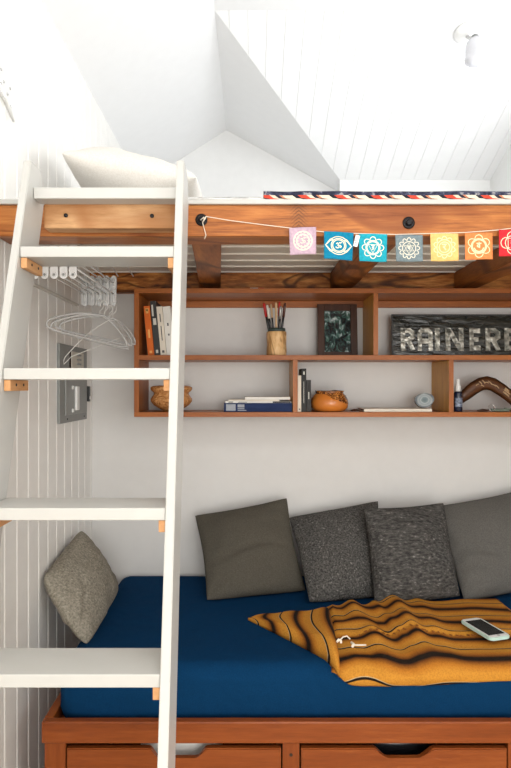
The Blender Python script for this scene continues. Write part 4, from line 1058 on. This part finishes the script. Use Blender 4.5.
# ------------------------------------------------------------ daybed
BX0,BX1=-0.612,1.40; BF=1.75; zR=0.523
bed=thing('daybed_frame','reddish-brown wooden daybed frame with drawers beneath a blue mattress','bed',((BX0+BX1)/2,2.2,0))
obj('front_rail',box(BX0,BX1,BF,BF+0.026,zR-0.064,zR,bev=0.004,seg=3),M['bedX'],bed)
obj('side_rail',box(BX0,BX0+0.026,BF+0.0265,BY-0.012,zR-0.064,zR,bev=0.003),M['bedY'],bed)
obj('side_rail',box(BX1-0.026,BX1,BF+0.0265,BY-0.012,zR-0.064,zR,bev=0.003),M['bedY'],bed)
obj('slat_base',box(BX0+0.027,BX1-0.027,BF+0.027,BY-0.012,zR-0.064,zR-0.044),M['bedX'],bed)
zc=zR-0.0645
bm=new(); addbox(bm,BX0+0.008,BX0+0.028,BF+0.032,BY-0.012,0.0,zc); obj('side_panel',bm,M['bedY'],bed)
bm=new(); addbox(bm,BX1-0.028,BX1-0.008,BF+0.032,BY-0.012,0.0,zc); obj('side_panel',bm,M['bedY'],bed)
YF=BF+0.010
def bx_(px): return (px-251)*(YF)/F
def stile(x0,x1): obj('stile',box(x0,x1,YF,YF+0.02,0.0,zc,bev=0.0015),M['bedZ'],bed)
XD=[(bx_(67),bx_(281)),(bx_(301),bx_(506.5)),(bx_(527),1.35)]
stile(BX0+0.006,bx_(65.5)); stile(bx_(282.5),bx_(299.5)); stile(bx_(508),bx_(525.5)); stile(1.352,BX1-0.006)
for x0,x1 in ((bx_(65.5),bx_(282.5)),(bx_(299.5),bx_(508)),(bx_(525.5),1.352)):
    obj('bottom_rail',box(x0+.0005,x1-.0005,YF,YF+0.02,0.0,0.07,bev=0.001),M['bedX'],bed)
zd=1.5-361.0*YF/F
cuts=[((151,158,197,205)),((376,386,420,432)),None]
zcut=zd-0.030
for (x0,x1),ct in zip(XD,cuts):
    pts=[(x0,0.075),(x1,0.075),(x1,zd)]
    if ct:
        a,b_,c_,d_=[bx_(q) for q in ct]
        pts+=[(d_+0.006,zd),(d_,zd-0.003),(c_+0.004,zcut+0.003),(c_-0.006,zcut),(b_+0.006,zcut),(b_-0.004,zcut+0.003),(a,zd-0.003),(a-0.006,zd)]
    pts.append((x0,zd))
    bm=prism([(x,YF-0.004,z) for x,z in pts],(0,0.020,0))
    fr_=[e for e in bm.edges if all(abs(v.co.y-(YF-0.004))<1e-6 for v in e.verts)]
    bmesh.ops.bevel(bm,geom=fr_,offset=0.003,segments=2,affect='EDGES')
    dr=obj('drawer',bm,M['bedX'],bed)
    bm=new(); addbox(bm,x0+.01,x0+.02,YF+0.022,YF+0.5,0.08,zcut-0.004); addbox(bm,x1-.02,x1-.01,YF+0.022,YF+0.5,0.08,zcut-0.004); addbox(bm,x0+.02,x1-.02,YF+0.022,YF+0.5,0.08,0.09); addbox(bm,x0+.02,x1-.02,YF+0.49,YF+0.5,0.09,zcut-0.004)
    obj('drawer_box',bm,M['bedX'],dr)
for px in (291,): obj('wood_plug',lathe([(0.005,-0.0004),(0.005,-0.0012)],(bx_(px),YF,zd-0.02),14,axis='Y'),M['dark'],bed)
# things showing through the cut-outs
def lump(name,x0,x1,y0,y1,z0,z1,mat,label,cat,seed):
    bm=box(x0,x1,y0,y1,z0,z1,bev=0.03,seg=4); bmesh.ops.subdivide_edges(bm,edges=[e for e in bm.edges if e.calc_length()>0.06],cuts=6,use_grid_fill=True)
    for v in bm.verts: v.co+=Vector((noise.noise(v.co*18+Vector((seed,0,0))),noise.noise(v.co*18+Vector((0,seed,0)))*0.6,noise.noise(v.co*14+Vector((0,0,seed)))*0.5))*0.012
    o=obj(name,bm,mat,loc=((x0+x1)/2,(y0+y1)/2,z0),smooth=True); tag(o,label,cat)
lump('storage_bag',bx_(135),bx_(218),YF+0.06,YF+0.3,0.10,zd+0.002,plain('white_bag',(0.78,0.77,0.74),0.5),'white cloth bundle showing through the left drawer cut-out','bag',3)
lump('storage_bag',bx_(362),bx_(445),YF+0.06,YF+0.3,0.10,zd+0.0,plain('black_bag',(0.010,0.010,0.012),0.22),'glossy black bag showing through the right drawer cut-out','bag',8)

# ------------------------------------------------------------ mattress
MT=0.664; MX0=-0.583; MX1=1.37; MY0=1.795; MY1=2.695; MR=0.052; MB=zR-0.0435
bm=new()
def cross(d, R): # rounded profile helper
    pass
bm=box(MX0,MX1,MY0,MY1,MB,MT,bev=MR*0.95,seg=8)
bmesh.ops.subdivide_edges(bm,edges=[e for e in bm.edges if e.calc_length()>0.4],cuts=40,use_grid_fill=True)
for v in bm.verts:
    if v.co.y<MY0+0.05 and v.co.z>MB+0.02:
        v.co.y+=0.004*noise.noise(Vector((v.co.x*5,0,v.co.z*30)))
    if v.co.z<MB+0.005: pass
o=obj('mattress',bm,M['sheet'],loc=((MX0+MX1)/2,(MY0+MY1)/2,MB),smooth=True)
tag(o,'daybed mattress in a deep navy blue fitted sheet','mattress')

# ------------------------------------------------------------ striped blanket
def mat_surf(x, s, h):
    """s = distance from the back edge (Y=2.7) forward over the mattress; h = height above it"""
    R_=MR; flat=2.7-(MY0+R_)
    if s<=flat: return Vector((x,2.7-s,MT+h))
    a=(s-flat)/R_
    if a<PI/2: return Vector((x,MY0+R_-math.sin(a)*(R_+h),MT-R_+math.cos(a)*(R_+h)))
    return Vector((x,MY0-h,MT-R_-(a-PI/2)*R_))
def serape():
    m,nt,b=newmat('gold_black_striped_weave')
    uv=node(nt,'ShaderNodeUVMap'); sp=node(nt,'ShaderNodeSeparateXYZ'); nt.links.new(uv.outputs['UV'],sp.inputs[0])
    f=node(nt,'ShaderNodeMath',operation='FRACT'); nt.links.new(sp.outputs['Y'],f.inputs[0])
    o1=(0.57,0.25,0.032); o2=(0.45,0.165,0.018); k=(0.012,0.007,0.004); g=(0.16,0.05,0.008); w=(0.62,0.48,0.30)
    r=ramp(nt,[(0.0,k),(0.035,k),(0.075,g),(0.17,o2),(0.28,o1),(0.462,o1),(0.472,w),(0.485,k),(0.525,k),(0.54,o1),(0.70,o1),(0.83,o2),(0.925,g),(0.96,k),(1.0,k)])
    nt.links.new(f.outputs[0],r.inputs['Fac'])
    tc=node(nt,'ShaderNodeTexCoord')
    n=node(nt,'ShaderNodeTexNoise',Scale=220.0,Detail=2.0); nt.links.new(tc.outputs['Object'],n.inputs['Vector'])
    mx=node(nt,'ShaderNodeMix'); mx.data_type='RGBA'; mx.blend_type='MULTIPLY'; mx.inputs[0].default_value=0.5
    rn=ramp(nt,[(0.3,(0.6,0.55,0.5)),(0.6,(1,1,1))]); nt.links.new(n.outputs['Fac'],rn.inputs['Fac'])
    nt.links.new(r.outputs['Color'],mx.inputs[6]); nt.links.new(rn.outputs['Color'],mx.inputs[7]); nt.links.new(mx.outputs[2],b.inputs['Base Color'])
    b.inputs['Roughness'].default_value=0.9; b.inputs['Specular IOR Level'].default_value=0.2
    bp=node(nt,'ShaderNodeBump',Strength=0.5,Distance=0.003); nt.links.new(n.outputs['Fac'],bp.inputs['Height']); nt.links.new(bp.outputs['Normal'],b.inputs['Normal'])
    return m
M['serape']=serape()
bl=thing('striped_blanket','gold and black striped woven blanket lying rumpled across the blue mattress','blanket',(0.55,2.05,MT))
def uvsheet(nx,ny,fn,uvfn,under):
    bm=new(); uvl=bm.loops.layers.uv.new('UVMap')
    T_=[[bm.verts.new(fn(i/nx,j/ny)) for j in range(ny+1)] for i in range(nx+1)]
    B_=[[bm.verts.new(under(i/nx,j/ny)) for j in range(ny+1)] for i in range(nx+1)]
    def face(vs,ij):
        f=bm.faces.new(vs); f.smooth=True
        for l,(i,j) in zip(f.loops,ij): l[uvl].uv=uvfn(i/nx,j/ny)
    for i in range(nx):
        for j in range(ny):
            ij=((i,j),(i+1,j),(i+1,j+1),(i,j+1)); face([T_[a][b] for a,b in ij],ij); face([B_[a][b] for a,b in ij][::-1],ij[::-1])
        for j in (0,ny): face([T_[i][j],T_[i+1][j],B_[i+1][j],B_[i][j]],((i,j),(i+1,j),(i+1,j),(i,j)))
    for j in range(ny):
        for i in (0,nx): face([T_[i][j],T_[i][j+1],B_[i][j+1],B_[i][j]],((i,j),(i,j+1),(i,j+1),(i,j)))
    return bm
def ridge(x,c,w): return math.exp(-((x-c)/w)**2)
def bx_h(x,s):
    """rumple height"""
    t=(s-0.38)/0.57
    fade=max(0.0,1-max(0,t-0.62)/0.38)
    h=0.022*ridge(x,0.37+0.05*t,0.035)+0.034*ridge(x,0.53+0.01*t,0.04)+0.012*ridge(x,0.63-0.03*t,0.035)+0.012*ridge(x,0.45+0.06*t,0.018)+0.005*ridge(x,0.82,0.08)
    h+=0.018*noise.noise(Vector((x*18,s*7,9)))*max(0,1-(x-0.28)/0.4)
    h*=0.35+0.65*fade
    h=max(h,0)
    h+=0.003*(1+math.sin(s*50+x*3))*(0.4+0.6*fade)
    h+=0.004*(1+noise.noise(Vector((x*9,s*12,2))))
    if s<0.715: h+=0.010*min(1,(0.715-s)/0.012)
    return h
def bs(u,v):
    x=0.262+u*0.70-0.04*(v-0.5)*(1-u); 
    back=0.45+0.012*math.sin(u*9)*(1-u)-0.08*u
    front=0.938-0.012*u+0.004*math.sin(u*6)-0.035*math.exp(-(u/0.05)**2)
    s=back+(front-back)*v
    return x,s
def bfn(u,v):
    x,s=bs(u,v); e=min(1,min(u,1-u)*30,min(v,1-v)*30)
    return mat_surf(x,s,0.003+0.003*e+bx_h(x,s)*(0.35+0.65*e))
def bun_(u,v):
    x,s=bs(u,v); return mat_surf(x,s,0.0012)
def buv(u,v):
    x,s=bs(u,v); 
    w=0.020*noise.noise(Vector((x*7,s*2,5)))*max(0,1-u*1.6)+0.010*math.sin(x*24)*max(0,1-u*1.7)
    return (x,(s+w-0.5124)/0.12)
obj('body',uvsheet(120,90,bfn,buv,bun_),M['serape'],bl)
# pointed folded corner: triangle tip left
tip=(-0.012,0.553); A_=(0.277,0.545); B_2=(0.262,0.915)
def ff(u,v):
    # u 0 at tip ->1 at the fold ; v across
    a=(tip[0]+(A_[0]-tip[0])*u, tip[1]+(A_[1]-tip[1])*u); 
    bowl=0.006*math.sin(PI*u)
    b=(tip[0]+(B_2[0]-tip[0])*u, tip[1]+(B_2[1]-tip[1])*u-bowl)
    return a[0]+(b[0]-a[0])*v, a[1]+(b[1]-a[1])*v
def ffn2(u,v):
    u=max(u,0.004)
    x,s=ff(u,v); e=min(1,min(v,1-v)*8)**0.5
    h=0.006+0.022*e*min(1,u*4)*(1-0.0*u)+0.010*u
    if u>0.9: h+=0.010*math.sqrt(max(0,1-((u-0.9)/0.1)**2))-0.0
    else: h+=0.010*max(0,(u-0.6)/0.3)
    h+=0.004*math.sin(u*14+v*2)*e
    # tuck the fold edge over the body
    return mat_surf(x,s,h+ (0.012*u))
def fun2(u,v):
    u=max(u,0.004); x,s=ff(u,v); return mat_surf(x,s,0.002)
def fuv(u,v):
    u=max(u,0.004); x,s=ff(u,v); return (x,(x+0.012+0.035*math.sin(v*2.6+0.4))/0.105+0.10)
obj('folded_corner',uvsheet(60,30,ffn2,fuv,fun2),M['serape'],bl,label='pointed folded-over corner with crosswise stripes')
# fringe line
bm=new(); random.seed(3)
for k in range(34):
    x=0.36+k*0.0185+random.uniform(-.004,.004); 
    h=bx_h(x,0.714)
    p0=mat_surf(x,0.712,h+0.006); p1=mat_surf(x+random.uniform(-.006,.006),0.722,max(bx_h(x,0.722)+0.009,0.01)); p2=mat_surf(x+random.uniform(-.01,.01),0.730,bx_h(x,0.73)+0.008)
    addtube(bm,[p0,p1,p2],0.0020,5)
obj('fringe',bm,plain('gold_yarn',(0.30,0.10,0.015),0.9),bl)
bm=new()
def bp_(px,py,h):
    Y=F*(1.5-MT-h)/(py-387); return at(px,py,Y)
addtube(bm,[bp_(337,642,.055),bp_(340,640,.058),bp_(343,637,.060),bp_(347,636,.062),bp_(350,639,.058)],0.0022,7)
addtube(bm,[bp_(337,642,.055),bp_(338.5,639.5,.060),bp_(341,640,.058),bp_(341,642.5,.055)],0.0036,7)
addtube(bm,[bp_(351.5,643,.052),bp_(353,645,.050),bp_(358,645,.047),bp_(366,645,.045)],0.0026,7)
addtube(bm,[bp_(351.5,642.5,.053),bp_(353.5,644,.053),bp_(352.5,646.5,.050)],0.0042,7)
obj('tassel_cord',bm,M['string'],bl,label='knotted cream cord ends')

# ------------------------------------------------------------ phone
hb=0.036
P0=bp_(460,622,hb);P1=bp_(478,619.5,hb);P2=bp_(511,638,hb);P3=bp_(492,642,hb)
c0=(P0+P1+P2+P3)/4
ux=((P2-P1)+(P3-P0)).normalized(); ux.z=0; ux.normalize()
uy=Vector((-ux.y,ux.x,0))
Lx=((P2-P1).length+(P3-P0).length)/2; Ly=0.077
Lx=0.158
ph=thing('smartphone','smartphone in a pale mint case lying on the striped blanket','phone',(c0.x,c0.y,c0.z))
Rm=Matrix(((ux.x,uy.x,0,c0.x),(ux.y,uy.y,0,c0.y),(0,0,1,c0.z),(0,0,0,1)))
bm=new()
def rrect(L,W_,r,n=5):
    pts=[]
    for cx,cy,a0 in ((L/2-r,W_/2-r,0),(-L/2+r,W_/2-r,PI/2),(-L/2+r,-W_/2+r,PI),(L/2-r,-W_/2+r,1.5*PI)):
        for i in range(n+1):
            a=a0+PI/2*i/n; pts.append((cx+r*math.cos(a),cy+r*math.sin(a)))
    return pts
def pl(L,W_,r,z,dz,bev=0): return prism([Vector((a,b_,z)) for a,b_ in rrect(L,W_,r)],(0,0,dz),bev=bev)
bm=pl(Lx,Ly,0.012,-0.001,0.0095,0.0018); bmesh.ops.transform(bm,matrix=Rm,verts=bm.verts); obj('case',bm,plain('mint_case',(0.50,0.70,0.63),0.35),ph,label='pale mint case')
bm=pl(Lx-0.008,Ly-0.008,0.009,0.0086,0.0008); bmesh.ops.transform(bm,matrix=Rm,verts=bm.verts); obj('bezel',bm,M['whiteplastic'],ph,label='white bezel')
bm=box(-Lx/2+0.019,Lx/2-0.019,-Ly/2+0.0075,Ly/2-0.0075,0.0095,0.0099); bmesh.ops.transform(bm,matrix=Rm,verts=bm.verts); obj('screen',bm,plain('black_glass',(0.008,0.009,0.010),0.12),ph,label='black screen')
bm=lathe([(0.0052,0.0095),(0.0052,0.0099)],(Lx/2-0.0115,0,0),18); bmesh.ops.transform(bm,matrix=Rm,verts=bm.verts); obj('home_button',bm,M['silver'],ph)

# ------------------------------------------------------------ camera
cam=bpy.data.cameras.new('camera'); co=bpy.data.objects.new('camera',cam); COL.objects.link(co)
co.location=(0,0,1.5); co.rotation_euler=(PI/2,0,0)
cam.sensor_fit='VERTICAL'; cam.sensor_height=36; cam.sensor_width=24; cam.lens=36*F/768
cam.shift_x=4.5/768; cam.shift_y=3/768; cam.clip_start=0.02
SC.camera=co

# ------------------------------------------------------------ light
w=bpy.data.worlds.new('world'); SC.world=w; w.use_nodes=True
bg=w.node_tree.nodes['Background']; bg.inputs['Color'].default_value=(0.88,0.94,1.0,1); bg.inputs['Strength'].default_value=1.2
def area(name,loc,rot,sx,sy,e,col):
    l=bpy.data.lights.new(name,'AREA'); l.shape='RECTANGLE'; l.size=sx; l.size_y=sy; l.energy=e; l.color=col
    o=bpy.data.objects.new(name,l); COL.objects.link(o); o.location=loc; o.rotation_euler=rot; return o
area('window_daylight_front',((FH[0]+FH[1])/2,FY+0.02,(FH[2]+FH[3])/2),(PI/2,0,0),FH[1]-FH[0],FH[3]-FH[2],86,(1.0,0.975,0.94))
area('added_daylight_side',(RX-0.02,-0.2,1.6),(0,PI/2,0),0.95,1.35,15,(1.0,0.98,0.95))  # added light at the invented low window, for left wall, ladder and sign glare
area('added_daylight_left',(WX+0.02,0.72,2.41),(0,-PI/2,0),0.58,1.1,4.5,(1.0,0.985,0.97))  # added light at the invented left window, aimed at the nook slope
area('skylight_daylight',(0.62,-0.6,HT-0.02),(0,0,0),1.1,1.1,22,(1.0,0.97,0.93))
area('added_daylight_right',(RX-0.02,2.25,2.54),(0,PI/2,0),0.62,1.25,17,(0.95,0.975,1.0))  # added light at the invented high window, brightens the loft
bpy.data.objects['window_daylight_front'].rotation_euler=(PI/2,0,0)
SC.view_settings.view_transform='Standard'; SC.view_settings.look='None'; SC.view_settings.gamma=1; SC.view_settings.use_curve_mapping=False
SC.view_settings.exposure=0.0
for o in bpy.data.objects:
    if '_w' in o.keys(): del o['_w']
